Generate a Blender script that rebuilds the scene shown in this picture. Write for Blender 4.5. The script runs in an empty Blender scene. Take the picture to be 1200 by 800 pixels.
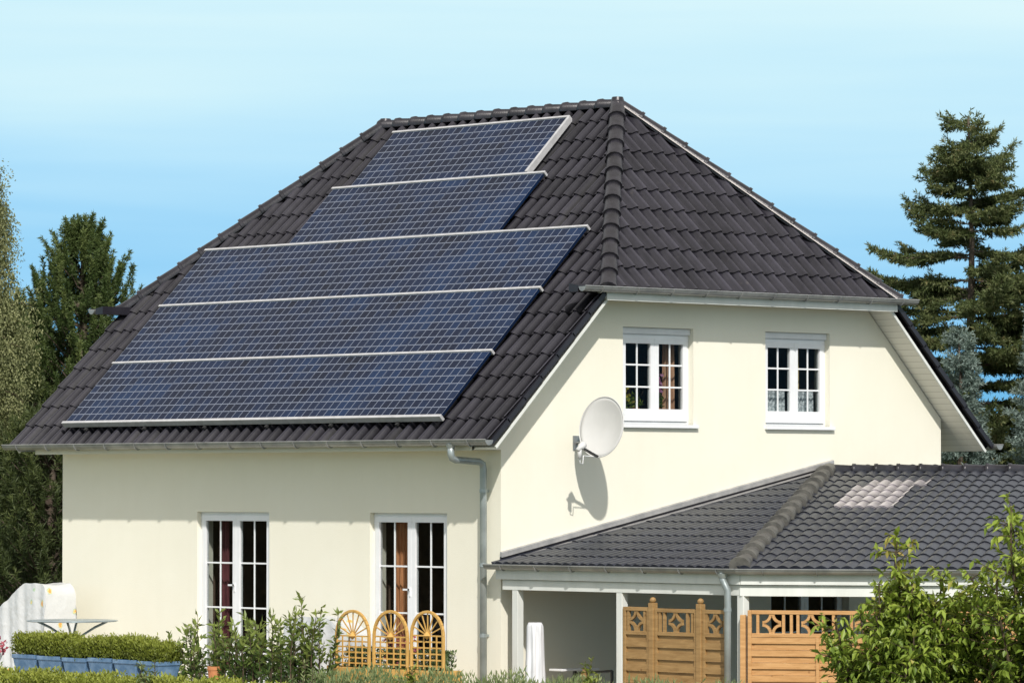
import bpy, bmesh, math, random
import numpy as np
from mathutils import Vector, Matrix
PI = math.pi
sc = bpy.context.scene
col = sc.collection
random.seed(7)
R = math.radians

# ------------------------------------------------------------------ materials
def nt(name):
    m = bpy.data.materials.new(name); m.use_nodes = True
    t = m.node_tree; b = t.nodes['Principled BSDF']
    return m, t, b
def N(t, kind, **kw):
    n = t.nodes.new(kind)
    for k, v in kw.items():
        if k in n.inputs: n.inputs[k].default_value = v
        else: setattr(n, k, v)
    return n
def ramp(t, stops):
    r = t.nodes.new('ShaderNodeValToRGB')
    el = r.color_ramp.elements
    while len(el) < len(stops): el.new(0.5)
    for e, (p, c) in zip(el, stops):
        e.position = p; e.color = (*c, 1)
    return r
def noisy(name, c1, c2, scale=6, rough=.6, bump=0, bscale=None, spec=.5, metal=0, stretch=(1, 1, 1), detail=5, lo=.35, hi=.65):
    m, t, b = nt(name)
    tc = N(t, 'ShaderNodeTexCoord'); mp = N(t, 'ShaderNodeMapping')
    mp.inputs['Scale'].default_value = stretch
    t.links.new(tc.outputs['Object'], mp.inputs[0])
    n = N(t, 'ShaderNodeTexNoise', Scale=scale, Detail=detail, Roughness=.6)
    t.links.new(mp.outputs[0], n.inputs['Vector'])
    r = ramp(t, [(lo, c1), (hi, c2)])
    t.links.new(n.outputs['Fac'], r.inputs[0]); t.links.new(r.outputs[0], b.inputs['Base Color'])
    b.inputs['Roughness'].default_value = rough; b.inputs['Metallic'].default_value = metal
    b.inputs['Specular IOR Level'].default_value = spec
    if bump:
        n2 = N(t, 'ShaderNodeTexNoise', Scale=bscale or scale * 8, Detail=4)
        t.links.new(mp.outputs[0], n2.inputs['Vector'])
        bp = N(t, 'ShaderNodeBump', Strength=bump, Distance=.01)
        t.links.new(n2.outputs['Fac'], bp.inputs['Height']); t.links.new(bp.outputs[0], b.inputs['Normal'])
    return m
M = {}
def stucco():
    m, t, b = nt('cream_stucco')
    g = N(t, 'ShaderNodeTexCoord')
    n = N(t, 'ShaderNodeTexNoise', Scale=.5, Detail=6, Roughness=.65)
    t.links.new(g.outputs['Object'], n.inputs['Vector'])
    r = ramp(t, [(.3, (.82, .79, .66)), (.7, (.86, .835, .715))])
    t.links.new(n.outputs['Fac'], r.inputs[0])
    # faint rain streaks
    mp = N(t, 'ShaderNodeMapping'); mp.inputs['Scale'].default_value = (5, 5, .25)
    t.links.new(g.outputs['Object'], mp.inputs[0])
    n3 = N(t, 'ShaderNodeTexNoise', Scale=1.2, Detail=3); t.links.new(mp.outputs[0], n3.inputs['Vector'])
    r3 = ramp(t, [(.35, (.88, .88, .86)), (.6, (1, 1, 1))]); t.links.new(n3.outputs['Fac'], r3.inputs[0])
    mx = N(t, 'ShaderNodeMix', data_type='RGBA', blend_type='MULTIPLY'); mx.inputs[0].default_value = .07
    t.links.new(r.outputs[0], mx.inputs[6]); t.links.new(r3.outputs[0], mx.inputs[7])
    t.links.new(mx.outputs[2], b.inputs['Base Color'])
    b.inputs['Roughness'].default_value = .93; b.inputs['Specular IOR Level'].default_value = .2
    n2 = N(t, 'ShaderNodeTexNoise', Scale=90, Detail=3)
    t.links.new(g.outputs['Object'], n2.inputs['Vector'])
    bp = N(t, 'ShaderNodeBump', Strength=.35, Distance=.006)
    t.links.new(n2.outputs['Fac'], bp.inputs['Height']); t.links.new(bp.outputs[0], b.inputs['Normal'])
    return m
M['wall'] = stucco()
def tile_mat(name, c1, c2, rough, moss, rib_shade=False):
    m, t, b = nt(name)
    g = N(t, 'ShaderNodeTexCoord')
    uv = N(t, 'ShaderNodeUVMap')
    wn = N(t, 'ShaderNodeTexWhiteNoise', noise_dimensions='2D')
    fl = N(t, 'ShaderNodeVectorMath', operation='FLOOR')
    t.links.new(uv.outputs[0], fl.inputs[0]); t.links.new(fl.outputs[0], wn.inputs['Vector'])
    n = N(t, 'ShaderNodeTexNoise', Scale=2.2, Detail=8, Roughness=.7)
    t.links.new(g.outputs['Object'], n.inputs['Vector'])
    ad = N(t, 'ShaderNodeMath', operation='MULTIPLY_ADD'); ad.inputs[1].default_value = .35
    t.links.new(wn.outputs['Value'], ad.inputs[0]); t.links.new(n.outputs['Fac'], ad.inputs[2])
    r = ramp(t, [(.35, c1), (.95, c2)])
    t.links.new(ad.outputs[0], r.inputs[0])
    n4 = N(t, 'ShaderNodeTexNoise', Scale=7, Detail=6, Roughness=.7)
    t.links.new(g.outputs['Object'], n4.inputs['Vector'])
    r4 = ramp(t, [(.62, (0, 0, 0)), (.72, (1, 1, 1))]); t.links.new(n4.outputs['Fac'], r4.inputs[0])
    mu = N(t, 'ShaderNodeMath', operation='MULTIPLY'); mu.inputs[1].default_value = .35
    t.links.new(r4.outputs[0], mu.inputs[0])
    mx = N(t, 'ShaderNodeMix', data_type='RGBA'); mx.inputs[7].default_value = (*moss, 1)
    t.links.new(mu.outputs[0], mx.inputs[0]); t.links.new(r.outputs[0], mx.inputs[6])
    if rib_shade:  # groove shade and rib highlight painted into the tile colour across each tile
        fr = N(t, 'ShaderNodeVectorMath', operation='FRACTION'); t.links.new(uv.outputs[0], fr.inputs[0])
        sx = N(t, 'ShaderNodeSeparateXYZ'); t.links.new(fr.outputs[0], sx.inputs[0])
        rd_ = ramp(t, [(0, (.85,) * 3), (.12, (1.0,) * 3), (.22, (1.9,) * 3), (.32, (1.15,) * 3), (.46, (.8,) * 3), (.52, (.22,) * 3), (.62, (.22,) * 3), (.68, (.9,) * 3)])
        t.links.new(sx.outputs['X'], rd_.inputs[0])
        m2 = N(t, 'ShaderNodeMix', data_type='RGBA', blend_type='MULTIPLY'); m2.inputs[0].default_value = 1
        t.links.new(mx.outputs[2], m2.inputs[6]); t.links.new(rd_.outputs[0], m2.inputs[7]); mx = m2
    t.links.new(mx.outputs[2], b.inputs['Base Color'])
    rr = N(t, 'ShaderNodeMapRange'); rr.inputs['To Min'].default_value = rough - .08; rr.inputs['To Max'].default_value = rough + .12
    t.links.new(n.outputs['Fac'], rr.inputs['Value']); t.links.new(rr.outputs[0], b.inputs['Roughness'])
    b.inputs['Specular IOR Level'].default_value = .45
    n2 = N(t, 'ShaderNodeTexNoise', Scale=60, Detail=3); t.links.new(g.outputs['Object'], n2.inputs['Vector'])
    bp = N(t, 'ShaderNodeBump', Strength=.2, Distance=.004)
    t.links.new(n2.outputs['Fac'], bp.inputs['Height']); t.links.new(bp.outputs[0], b.inputs['Normal'])
    return m
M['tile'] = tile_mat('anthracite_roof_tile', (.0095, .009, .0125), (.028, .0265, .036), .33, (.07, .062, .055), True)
M['tile2'] = tile_mat('slate_grey_sheet_tile', (.014, .0165, .025), (.031, .035, .050), .36, (.12, .115, .10))
M['cap'] = noisy('anthracite_ridge_cap', (.010, .0095, .0125), (.028, .0265, .034), 5, .34, .2, 40)
M['cap2'] = noisy('weathered_grey_hip_cap', (.06, .058, .052), (.13, .125, .11), 7, .6, .3, 40)
M['zinc'] = noisy('zinc_gutter_metal', (.26, .27, .27), (.38, .39, .38), 4, .42, .05, 30, metal=.55)
M['pipe'] = noisy('zinc_downpipe_metal', (.30, .34, .34), (.42, .47, .47), 3, .4, .05, 30, metal=.45)
M['lead'] = noisy('pale_flashing_metal', (.33, .33, .33), (.46, .45, .44), 6, .45, .1, 30, metal=.3)
M['strip'] = noisy('pale_hip_roll', (.55, .50, .48), (.7, .65, .62), 6, .7)
M['white'] = noisy('white_window_plastic', (.78, .79, .80), (.84, .85, .86), 3, .35)
M['paint'] = noisy('white_painted_wood', (.66, .68, .64), (.76, .78, .74), 3, .55, .1, 30, stretch=(1, 1, .2))
M['shutter'] = noisy('grey_shutter_box', (.70, .71, .72), (.78, .79, .80), 3, .5)
def soffit():
    m, t, b = nt('white_soffit_boards')
    uv = N(t, 'ShaderNodeUVMap'); sp = N(t, 'ShaderNodeSeparateXYZ')
    t.links.new(uv.outputs[0], sp.inputs[0])
    ml = N(t, 'ShaderNodeMath', operation='MULTIPLY'); ml.inputs[1].default_value = 8
    fr = N(t, 'ShaderNodeMath', operation='FRACT')
    t.links.new(sp.outputs['Y'], ml.inputs[0]); t.links.new(ml.outputs[0], fr.inputs[0])
    r = ramp(t, [(0, (.42, .40, .33)), (.1, (.76, .74, .66)), (1, (.80, .78, .70))])
    t.links.new(fr.outputs[0], r.inputs[0]); t.links.new(r.outputs[0], b.inputs['Base Color'])
    b.inputs['Roughness'].default_value = .55
    return m
M['soffit'] = soffit()
def pv():
    m, t, b = nt('blue_solar_cells')
    uv = N(t, 'ShaderNodeUVMap')
    fr = N(t, 'ShaderNodeVectorMath', operation='FRACTION'); fl = N(t, 'ShaderNodeVectorMath', operation='FLOOR')
    t.links.new(uv.outputs[0], fr.inputs[0]); t.links.new(uv.outputs[0], fl.inputs[0])
    wn = N(t, 'ShaderNodeTexWhiteNoise', noise_dimensions='2D'); t.links.new(fl.outputs[0], wn.inputs['Vector'])
    g = N(t, 'ShaderNodeTexCoord')
    n = N(t, 'ShaderNodeTexNoise', Scale=.8, Detail=4, Roughness=.6); t.links.new(g.outputs['Object'], n.inputs['Vector'])
    ad = N(t, 'ShaderNodeMath', operation='MULTIPLY_ADD'); ad.inputs[1].default_value = .22
    t.links.new(wn.outputs['Value'], ad.inputs[0]); t.links.new(n.outputs['Fac'], ad.inputs[2])
    r = ramp(t, [(.35, (.004, .007, .018)), (.6, (.005, .012, .036)), (.85, (.006, .023, .070))])
    t.links.new(ad.outputs[0], r.inputs[0])
    sp = N(t, 'ShaderNodeSeparateXYZ'); t.links.new(fr.outputs[0], sp.inputs[0])
    def edge(o, w):
        a = N(t, 'ShaderNodeMath', operation='SUBTRACT'); a.inputs[1].default_value = .5; t.links.new(o, a.inputs[0])
        c = N(t, 'ShaderNodeMath', operation='ABSOLUTE'); t.links.new(a.outputs[0], c.inputs[0])
        d = N(t, 'ShaderNodeMath', operation='GREATER_THAN'); d.inputs[1].default_value = .5 - w; t.links.new(c.outputs[0], d.inputs[0])
        return d.outputs[0]
    mxm = N(t, 'ShaderNodeMath', operation='MAXIMUM')
    t.links.new(edge(sp.outputs['X'], .046), mxm.inputs[0]); t.links.new(edge(sp.outputs['Y'], .052), mxm.inputs[1])
    mx = N(t, 'ShaderNodeMix', data_type='RGBA'); mx.inputs[7].default_value = (.165, .19, .245, 1)
    t.links.new(mxm.outputs[0], mx.inputs[0]); t.links.new(r.outputs[0], mx.inputs[6])
    t.links.new(mx.outputs[2], b.inputs['Base Color'])
    b.inputs['Roughness'].default_value = .22; b.inputs['Coat Weight'].default_value = .0
    b.inputs['Specular IOR Level'].default_value = .12
    return m
M['pv'] = pv()
M['alu'] = noisy('aluminium_rail', (.52, .52, .53), (.64, .64, .65), 8, .4, metal=.3)
M['dark'] = noisy('dark_plastic', (.02, .02, .02), (.04, .04, .04), 8, .5)
M['dish'] = noisy('pale_grey_dish', (.58, .58, .57), (.64, .64, .63), 2, .5)
def wood(name, c1, c2, sx=(1, 1, 1)):
    m, t, b = nt(name)
    g = N(t, 'ShaderNodeTexCoord'); mp = N(t, 'ShaderNodeMapping'); mp.inputs['Scale'].default_value = sx
    t.links.new(g.outputs['Object'], mp.inputs[0])
    n = N(t, 'ShaderNodeTexNoise', Scale=3, Detail=8, Roughness=.7, Distortion=.6)
    t.links.new(mp.outputs[0], n.inputs['Vector'])
    r = ramp(t, [(.3, c1), (.7, c2)])
    t.links.new(n.outputs['Fac'], r.inputs[0])
    v = N(t, 'ShaderNodeTexVoronoi', Scale=4.5); t.links.new(g.outputs['Object'], v.inputs['Vector'])
    r2 = ramp(t, [(.04, (.45, .35, .25)), (.1, (1, 1, 1))]); t.links.new(v.outputs['Distance'], r2.inputs[0])
    mx = N(t, 'ShaderNodeMix', data_type='RGBA', blend_type='MULTIPLY'); mx.inputs[0].default_value = .7
    t.links.new(r.outputs[0], mx.inputs[6]); t.links.new(r2.outputs[0], mx.inputs[7])
    t.links.new(mx.outputs[2], b.inputs['Base Color']); b.inputs['Roughness'].default_value = .6
    bp = N(t, 'ShaderNodeBump', Strength=.3, Distance=.005)
    t.links.new(n.outputs['Fac'], bp.inputs['Height']); t.links.new(bp.outputs[0], b.inputs['Normal'])
    return m
M['woodL'] = wood('brown_larch_wood', (.24, .135, .045), (.43, .27, .11), (1, 1, 7))
M['woodR'] = wood('golden_larch_wood', (.40, .20, .065), (.62, .36, .15), (1, 1, 7))
M['woodT'] = wood('yellow_pine_wood', (.48, .27, .06), (.68, .42, .13), (4, 4, 1))
M['bark'] = noisy('rough_bark', (.06, .042, .03), (.13, .10, .075), 9, .9, .6, 30, stretch=(1, 1, .3))
M['stem'] = noisy('brown_stem', (.05, .035, .02), (.10, .07, .04), 9, .8)
M['ceil'] = noisy('brown_grey_ceiling_boards', (.16, .14, .11), (.24, .21, .17), 3, .8)
M['room'] = noisy('dim_room', (.10, .06, .045), (.22, .14, .10), 1.5, .9)
M['grass'] = noisy('lawn_grass', (.09, .10, .04), (.16, .16, .07), 3, .95, .6, 60)
M['paving'] = noisy('pale_paving', (.42, .39, .33), (.52, .49, .42), 2, .85, .2, 30)
M['slab'] = noisy('brown_patio_slabs', (.26, .20, .13), (.36, .28, .19), 2, .85, .2, 30)
M['bluepot'] = noisy('blue_glazed_pot', (.07, .15, .27), (.20, .31, .46), 4, .5, .15, 30)
M['soil'] = noisy('soil', (.03, .02, .015), (.06, .04, .03), 20, .95)
M['terra'] = noisy('terracotta', (.42, .16, .06), (.52, .22, .09), 8, .8)
M['tabmetal'] = noisy('grey_table_metal', (.30, .36, .38), (.42, .48, .50), 5, .35, metal=.4)
M['potwhite'] = noisy('white_stone', (.68, .68, .66), (.8, .8, .78), 5, .7)
def fabric(name, c1, c2, sc_=30, tr=0):
    m, t, b = nt(name)
    g = N(t, 'ShaderNodeTexCoord'); mp = N(t, 'ShaderNodeMapping'); mp.inputs['Scale'].default_value = (1, 1, .08)
    t.links.new(g.outputs['Object'], mp.inputs[0])
    n = N(t, 'ShaderNodeTexNoise', Scale=sc_, Detail=4); t.links.new(mp.outputs[0], n.inputs['Vector'])
    r = ramp(t, [(.35, c1), (.65, c2)]); t.links.new(n.outputs['Fac'], r.inputs[0]); t.links.new(r.outputs[0], b.inputs['Base Color'])
    b.inputs['Roughness'].default_value = .85
    return m
M['cur_red'] = fabric('wine_red_curtain', (.12, .028, .035), (.22, .06, .07))
M['cur_or'] = fabric('orange_brown_curtain', (.50, .20, .08), (.80, .36, .16))
M['cur_br'] = fabric('brown_curtain', (.50, .27, .16), (.80, .48, .30))
M['cur_tan'] = fabric('tan_curtain', (.50, .38, .16), (.80, .64, .32))
def lace():
    m, t, b = nt('white_lace')
    g = N(t, 'ShaderNodeTexCoord')
    v = N(t, 'ShaderNodeTexVoronoi', Scale=28); t.links.new(g.outputs['Object'], v.inputs['Vector'])
    r = ramp(t, [(.3, (.85, .88, .90)), (.6, (.45, .48, .50))]); t.links.new(v.outputs['Distance'], r.inputs[0])
    t.links.new(r.outputs[0], b.inputs['Base Color']); b.inputs['Roughness'].default_value = .9
    return m
M['lace'] = lace()
def cover():
    m, t, b = nt('white_flowered_oilcloth')
    g = N(t, 'ShaderNodeTexCoord')
    v = N(t, 'ShaderNodeTexVoronoi', Scale=3.6); t.links.new(g.outputs['Object'], v.inputs['Vector'])
    n = N(t, 'ShaderNodeTexNoise', Scale=14, Detail=3); t.links.new(g.outputs['Object'], n.inputs['Vector'])
    ml = N(t, 'ShaderNodeMath', operation='MULTIPLY_ADD'); ml.inputs[1].default_value = .25
    t.links.new(n.outputs['Fac'], ml.inputs[0]); t.links.new(v.outputs['Distance'], ml.inputs[2])
    r = ramp(t, [(.235, (.80, .36, .10)), (.26, (.85, .62, .25)), (.30, (.35, .52, .35)), (.33, (.60, .61, .61))])
    t.links.new(ml.outputs[0], r.inputs[0]); t.links.new(r.outputs[0], b.inputs['Base Color'])
    b.inputs['Roughness'].default_value = .3
    n2 = N(t, 'ShaderNodeTexNoise', Scale=7, Detail=5); t.links.new(g.outputs['Object'], n2.inputs['Vector'])
    bp = N(t, 'ShaderNodeBump', Strength=.9, Distance=.05)
    bp.inputs['Distance'].default_value = .02; t.links.new(n2.outputs['Fac'], bp.inputs['Height']); t.links.new(bp.outputs[0], b.inputs['Normal'])
    return m
M['cover'] = cover()
M['parasol'] = fabric('folded_white_canvas', (.55, .56, .58), (.74, .75, .77), 22)
def glass():
    m = bpy.data.materials.new('window_glass'); m.use_nodes = True
    t = m.node_tree; t.nodes.clear()
    o = N(t, 'ShaderNodeOutputMaterial'); tr = N(t, 'ShaderNodeBsdfTransparent'); tr.inputs[0].default_value = (.78, .80, .80, 1)
    g = N(t, 'ShaderNodeBsdfGlossy', Roughness=.02)
    mx = N(t, 'ShaderNodeMixShader'); mx.inputs[0].default_value = .007
    t.links.new(tr.outputs[0], mx.inputs[1]); t.links.new(g.outputs[0], mx.inputs[2])
    t.links.new(mx.outputs[0], o.inputs[0])
    return m
M['glass'] = glass()
def translucent_tile():
    m, t, b = nt('milky_translucent_tile')
    uv = N(t, 'ShaderNodeUVMap'); fr = N(t, 'ShaderNodeVectorMath', operation='FRACTION'); sp = N(t, 'ShaderNodeSeparateXYZ')
    t.links.new(uv.outputs[0], fr.inputs[0]); t.links.new(fr.outputs[0], sp.inputs[0])
    g = N(t, 'ShaderNodeTexCoord'); n = N(t, 'ShaderNodeTexNoise', Scale=3, Detail=5)
    t.links.new(g.outputs['Object'], n.inputs['Vector'])
    r = ramp(t, [(.3, (.24, .22, .23)), (.7, (.46, .42, .44))]); t.links.new(n.outputs['Fac'], r.inputs[0])
    r2 = ramp(t, [(0, (1.25,) * 3), (.14, (1.0,) * 3), (.38, (.7,) * 3), (.5, (.5,) * 3), (.64, (.75,) * 3), (.9, (1.25,) * 3)])   # bright crests and shaded valleys of the wave, painted into the colour
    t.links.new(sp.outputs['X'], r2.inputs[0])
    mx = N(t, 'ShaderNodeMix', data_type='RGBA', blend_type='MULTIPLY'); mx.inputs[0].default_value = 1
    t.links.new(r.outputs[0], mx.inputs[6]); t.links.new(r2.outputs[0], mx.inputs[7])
    t.links.new(mx.outputs[2], b.inputs['Base Color']); b.inputs['Roughness'].default_value = .3
    return m
M['milky'] = translucent_tile()
def leaf(name, stops, rough=.55, trans=.3, spec=.35):
    m, t, b = nt(name)
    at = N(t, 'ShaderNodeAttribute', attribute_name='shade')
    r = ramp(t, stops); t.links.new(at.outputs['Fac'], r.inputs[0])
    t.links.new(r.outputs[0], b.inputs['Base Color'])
    b.inputs['Roughness'].default_value = rough; b.inputs['Specular IOR Level'].default_value = spec
    tl = N(t, 'ShaderNodeBsdfTranslucent'); t.links.new(r.outputs[0], tl.inputs[0])
    mx = N(t, 'ShaderNodeMixShader'); mx.inputs[0].default_value = trans
    o = t.nodes['Material Output']
    t.links.new(b.outputs[0], mx.inputs[1]); t.links.new(tl.outputs[0], mx.inputs[2]); t.links.new(mx.outputs[0], o.inputs[0])
    return m
M['lf_spruce'] = leaf('spruce_needles', [(0, (.045, .062, .022)), (.5, (.10, .13, .045)), (.85, (.18, .20, .08)), (1, (.22, .15, .07))])
M['lf_blue'] = leaf('blue_spruce_needles', [(0, (.07, .105, .085)), (.5, (.17, .23, .20)), (1, (.34, .42, .38))])
M['lf_pine'] = leaf('pine_needles', [(0, (.028, .05, .015)), (.5, (.07, .11, .03)), (1, (.17, .21, .065))])
M['lf_dark'] = leaf('dark_conifer_needles', [(0, (.022, .034, .012)), (.5, (.055, .078, .024)), (1, (.12, .145, .045))])
M['lf_birch'] = leaf('birch_leaves', [(0, (.09, .11, .04)), (.5, (.19, .21, .09)), (1, (.36, .37, .18))])
M['lf_green'] = leaf('fresh_green_leaves', [(0, (.035, .065, .010)), (.4, (.13, .20, .028)), (.8, (.33, .42, .065)), (1, (.46, .36, .11))], .4)
M['lf_light'] = leaf('yellow_green_leaves', [(0, (.06, .10, .015)), (.5, (.15, .21, .03)), (1, (.30, .33, .07))], .5)
M['lf_laurel'] = leaf('glossy_laurel_leaves', [(0, (.014, .032, .009)), (.4, (.055, .10, .022)), (1, (.26, .32, .08))], .3)
M['lf_box'] = leaf('boxwood_leaves', [(0, (.07, .09, .012)), (.5, (.19, .23, .03)), (1, (.38, .41, .08))], .5)
M['lf_grey'] = leaf('grey_green_leaves', [(0, (.05, .085, .03)), (.5, (.13, .20, .075)), (1, (.32, .35, .16))], .6)
M['lf_red'] = leaf('reddish_young_leaves', [(0, (.25, .12, .05)), (1, (.45, .22, .10))], .5)
M['fl_pink'] = leaf('pink_petals', [(0, (.45, .12, .30)), (1, (.75, .40, .62))], .6)
M['fl_yellow'] = leaf('yellow_petals', [(0, (.6, .5, .05)), (1, (.85, .72, .12))], .6)
M['fl_white'] = leaf('white_petals', [(0, (.6, .58, .52)), (1, (.85, .82, .78))], .6)
M['fl_wine'] = leaf('wine_petals', [(0, (.25, .05, .08)), (1, (.5, .12, .15))], .6)

# ------------------------------------------------------------------ mesh builder
class MB:
    def __init__(s): s.v = []; s.f = []; s.uv = None
    def hexa(s, o, a, b, c):
        o, a, b, c = Vector(o), Vector(a), Vector(b), Vector(c)
        if a.cross(b).dot(c) < 0: a, b = b, a
        k = len(s.v)
        s.v += [tuple(p) for p in (o, o + a, o + a + b, o + b, o + c, o + a + c, o + a + b + c, o + b + c)]
        s.f += [tuple(k + i for i in q) for q in ((0, 3, 2, 1), (4, 5, 6, 7), (0, 1, 5, 4), (1, 2, 6, 5), (2, 3, 7, 6), (3, 0, 4, 7))]
        return s
    def box(s, x0, x1, y0, y1, z0, z1):
        return s.hexa((min(x0, x1), min(y0, y1), min(z0, z1)), (abs(x1 - x0), 0, 0), (0, abs(y1 - y0), 0), (0, 0, abs(z1 - z0)))
    def bar(s, p, q, w, h, up=(0, 0, 1)):
        p, q = Vector(p), Vector(q); d = q - p; u = Vector(up)
        a = d.cross(u)
        if a.length < 1e-6: a = d.cross(Vector((1, 0, 0)))
        a.normalize(); b = a.cross(d).normalized()
        return s.hexa(p - a * w / 2 - b * h / 2, a * w, b * h, d)
    def tube(s, pts, r, n=10, caps=True):
        pts = [Vector(p) for p in pts]; rs = r if isinstance(r, (list, tuple)) else [r] * len(pts)
        base = len(s.v); ref = None
        for i, p in enumerate(pts):
            if i == 0: d = pts[1] - p
            elif i == len(pts) - 1: d = p - pts[i - 1]
            else: d = (pts[i + 1] - p).normalized() + (p - pts[i - 1]).normalized()
            d.normalize()
            if ref is None:
                ref = d.orthogonal().normalized()
            a = (ref - d * ref.dot(d))
            if a.length < 1e-4: a = d.orthogonal()
            a.normalize(); ref = a; b = d.cross(a)
            for k in range(n):
                t = 2 * PI * k / n
                s.v.append(tuple(p + (a * math.cos(t) + b * math.sin(t)) * rs[i]))
        for i in range(len(pts) - 1):
            for k in range(n):
                a0 = base + i * n + k; a1 = base + i * n + (k + 1) % n
                s.f.append((a0, a1, a1 + n, a0 + n))
        if caps:
            s.f.append(tuple(base + k for k in reversed(range(n))))
            s.f.append(tuple(base + (len(pts) - 1) * n + k for k in range(n)))
        return s
    def lathe(s, c, prof, n=20):
        base = len(s.v)
        for r, z in prof:
            for k in range(n):
                t = 2 * PI * k / n; s.v.append((c[0] + r * math.cos(t), c[1] + r * math.sin(t), c[2] + z))
        for i in range(len(prof) - 1):
            for k in range(n):
                a0 = base + i * n + k; a1 = base + i * n + (k + 1) % n
                s.f.append((a0, a1, a1 + n, a0 + n))
        return s
    def poly(s, pts):
        k = len(s.v); s.v += [tuple(p) for p in pts]; s.f.append(tuple(range(k, k + len(pts)))); return s
    def prism(s, pts, d):
        """extrude planar polygon pts by vector d"""
        k = len(s.v); n = len(pts); d = Vector(d)
        s.v += [tuple(p) for p in pts] + [tuple(Vector(p) + d) for p in pts]
        s.f.append(tuple(range(k, k + n))[::-1]); s.f.append(tuple(range(k + n, k + 2 * n)))
        for i in range(n): s.f.append((k + i, k + (i + 1) % n, k + n + (i + 1) % n, k + n + i))
        return s
WL = {}
def link(o, parent):
    col.objects.link(o)
    if parent is not None: o.parent = parent; WL[o.name] = WL[parent.name]
def tag(o, label=None, cat=None, group=None, kind=None):
    if label: o['label'] = label
    if cat: o['category'] = cat
    if group: o['group'] = group
    if kind: o['kind'] = kind
    return o
def thing(name, loc, label, cat, group=None):
    o = bpy.data.objects.new(name, None); col.objects.link(o); o.empty_display_size = .2
    o.location = loc; WL[o.name] = Vector(loc)
    return tag(o, label, cat, group)
def meshobj(name, verts, faces, mat, parent=None, smooth=False, uvs=None, recalc=True, loc=None):
    off = WL[parent.name] if parent is not None else Vector(loc if loc is not None else (0, 0, 0))
    me = bpy.data.meshes.new(name)
    me.from_pydata([(v[0] - off.x, v[1] - off.y, v[2] - off.z) for v in verts], [], faces)
    if uvs is not None:
        l = me.uv_layers.new(name='UVMap'); l.data.foreach_set('uv', np.array(uvs, dtype=np.float32).ravel())
    if recalc:
        bm = bmesh.new(); bm.from_mesh(me); bmesh.ops.recalc_face_normals(bm, faces=bm.faces); bm.to_mesh(me); bm.free()
    me.materials.append(mat)
    if smooth: me.polygons.foreach_set('use_smooth', [True] * len(me.polygons))
    me.update()
    o = bpy.data.objects.new(name, me)
    if parent is None: o.location = off; WL[name] = off
    link(o, parent)
    if parent is None: WL[o.name] = off
    return o
def part(name, mb, mat, parent, smooth=False, bevel=0):
    o = meshobj(name, mb.v, mb.f, mat, parent, smooth)
    if bevel:
        b = o.modifiers.new('bevel', 'BEVEL'); b.width = bevel; b.segments = 2; b.limit_method = 'ANGLE'
    return o
def single(name, mb, mat, loc, label, cat, group=None, smooth=False, kind=None, bevel=0):
    o = meshobj(name, mb.v, mb.f, mat, None, smooth, loc=loc)
    if bevel:
        b = o.modifiers.new('bevel', 'BEVEL'); b.width = bevel; b.segments = 2; b.limit_method = 'ANGLE'
    return tag(o, label, cat, group, kind)
def autosmooth(o, ang=40):
    me = o.data; bm = bmesh.new(); bm.from_mesh(me)
    for e in bm.edges:
        e.smooth = not (len(e.link_faces) == 2 and e.calc_face_angle(0) > R(ang))
    for f in bm.faces: f.smooth = True
    bm.to_mesh(me); bm.free()

# ------------------------------------------------------------------ house geometry (metres; front wall y=0, gable wall x=0)
L, W = 9.775, 8.917
OG, OE, ZE, T = .484, .631, 3.808, .981
YH, RX = 1.52, 2.314
ZH = ZE + T * (YH + OE); ZR = ZE + T * (W / 2 + OE)
CS = 1 / math.hypot(1, T); SN = T * CS
SH = (YH + OE) / CS
HX = OG + .03
T2 = (ZR - ZH) / (RX + HX); C2 = 1 / math.hypot(1, T2); S2 = T2 * C2

def prof_roll(ph):
    # round roll on half the tile, shallow pan on the other half
    if ph < .5: return math.sin(PI * ph / .5)
    if ph < .61: return -.45
    return -.10 * math.sin(PI * (ph - .61) / .39)
def tiles(O, U, S, ulen, slen, wave, course, amp, step, clips, sharp=None, spw=8, nbot=.02, off=0.0, u0=0.0, s0=0.0):
    """profiled tile field in the plane O + u*U + s*S, clipped by planes; returns verts, faces, uvs"""
    O, U, S = Vector(O), Vector(U).normalized(), Vector(S).normalized(); Nn = U.cross(S)
    if Nn.z < 0: Nn = -Nn
    nu = int(math.ceil(ulen / wave * spw)) ; ns = int(math.ceil(slen / course))
    bm = bmesh.new(); uvl = bm.loops.layers.uv.new('UVMap')
    rows = []
    for j in range(ns + 1):
        for kind in (0, 1):
            if j == 0 and kind == 0: pass
            row = []
            for i in range(nu + 1):
                u = i * wave / spw; ph = ((u + u0) / wave) % 1.0
                h = prof_roll(ph) if sharp is None else abs(math.cos(PI * ph)) ** sharp
                s = j * course
                if kind == 0: hh = amp * h + (0 if j else -.03)     # top end of the course below
                else: hh = amp * h + step; s -= nbot * h
                row.append((O + U * (u0 + u) + S * (s0 + s) + Nn * (hh + off), (u0 + u) / wave, s0 / course + j + (.02 if kind else -.02)))
            rows.append(row)
    bv = [[bm.verts.new(p[0]) for p in row] for row in rows]
    for j in range(len(rows) - 1):
        for i in range(nu):
            f = bm.faces.new((bv[j][i], bv[j][i + 1], bv[j + 1][i + 1], bv[j + 1][i]))
            for lp, (a, b) in zip(f.loops, ((j, i), (j, i + 1), (j + 1, i + 1), (j + 1, i))):
                lp[uvl].uv = (rows[a][b][1], rows[a][b][2])
            f.smooth = (j % 2 == 1)
    for co, no in clips:
        g = bm.verts[:] + bm.edges[:] + bm.faces[:]
        bmesh.ops.bisect_plane(bm, geom=g, plane_co=co, plane_no=no, clear_outer=True, dist=1e-5)
    return bm
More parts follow.
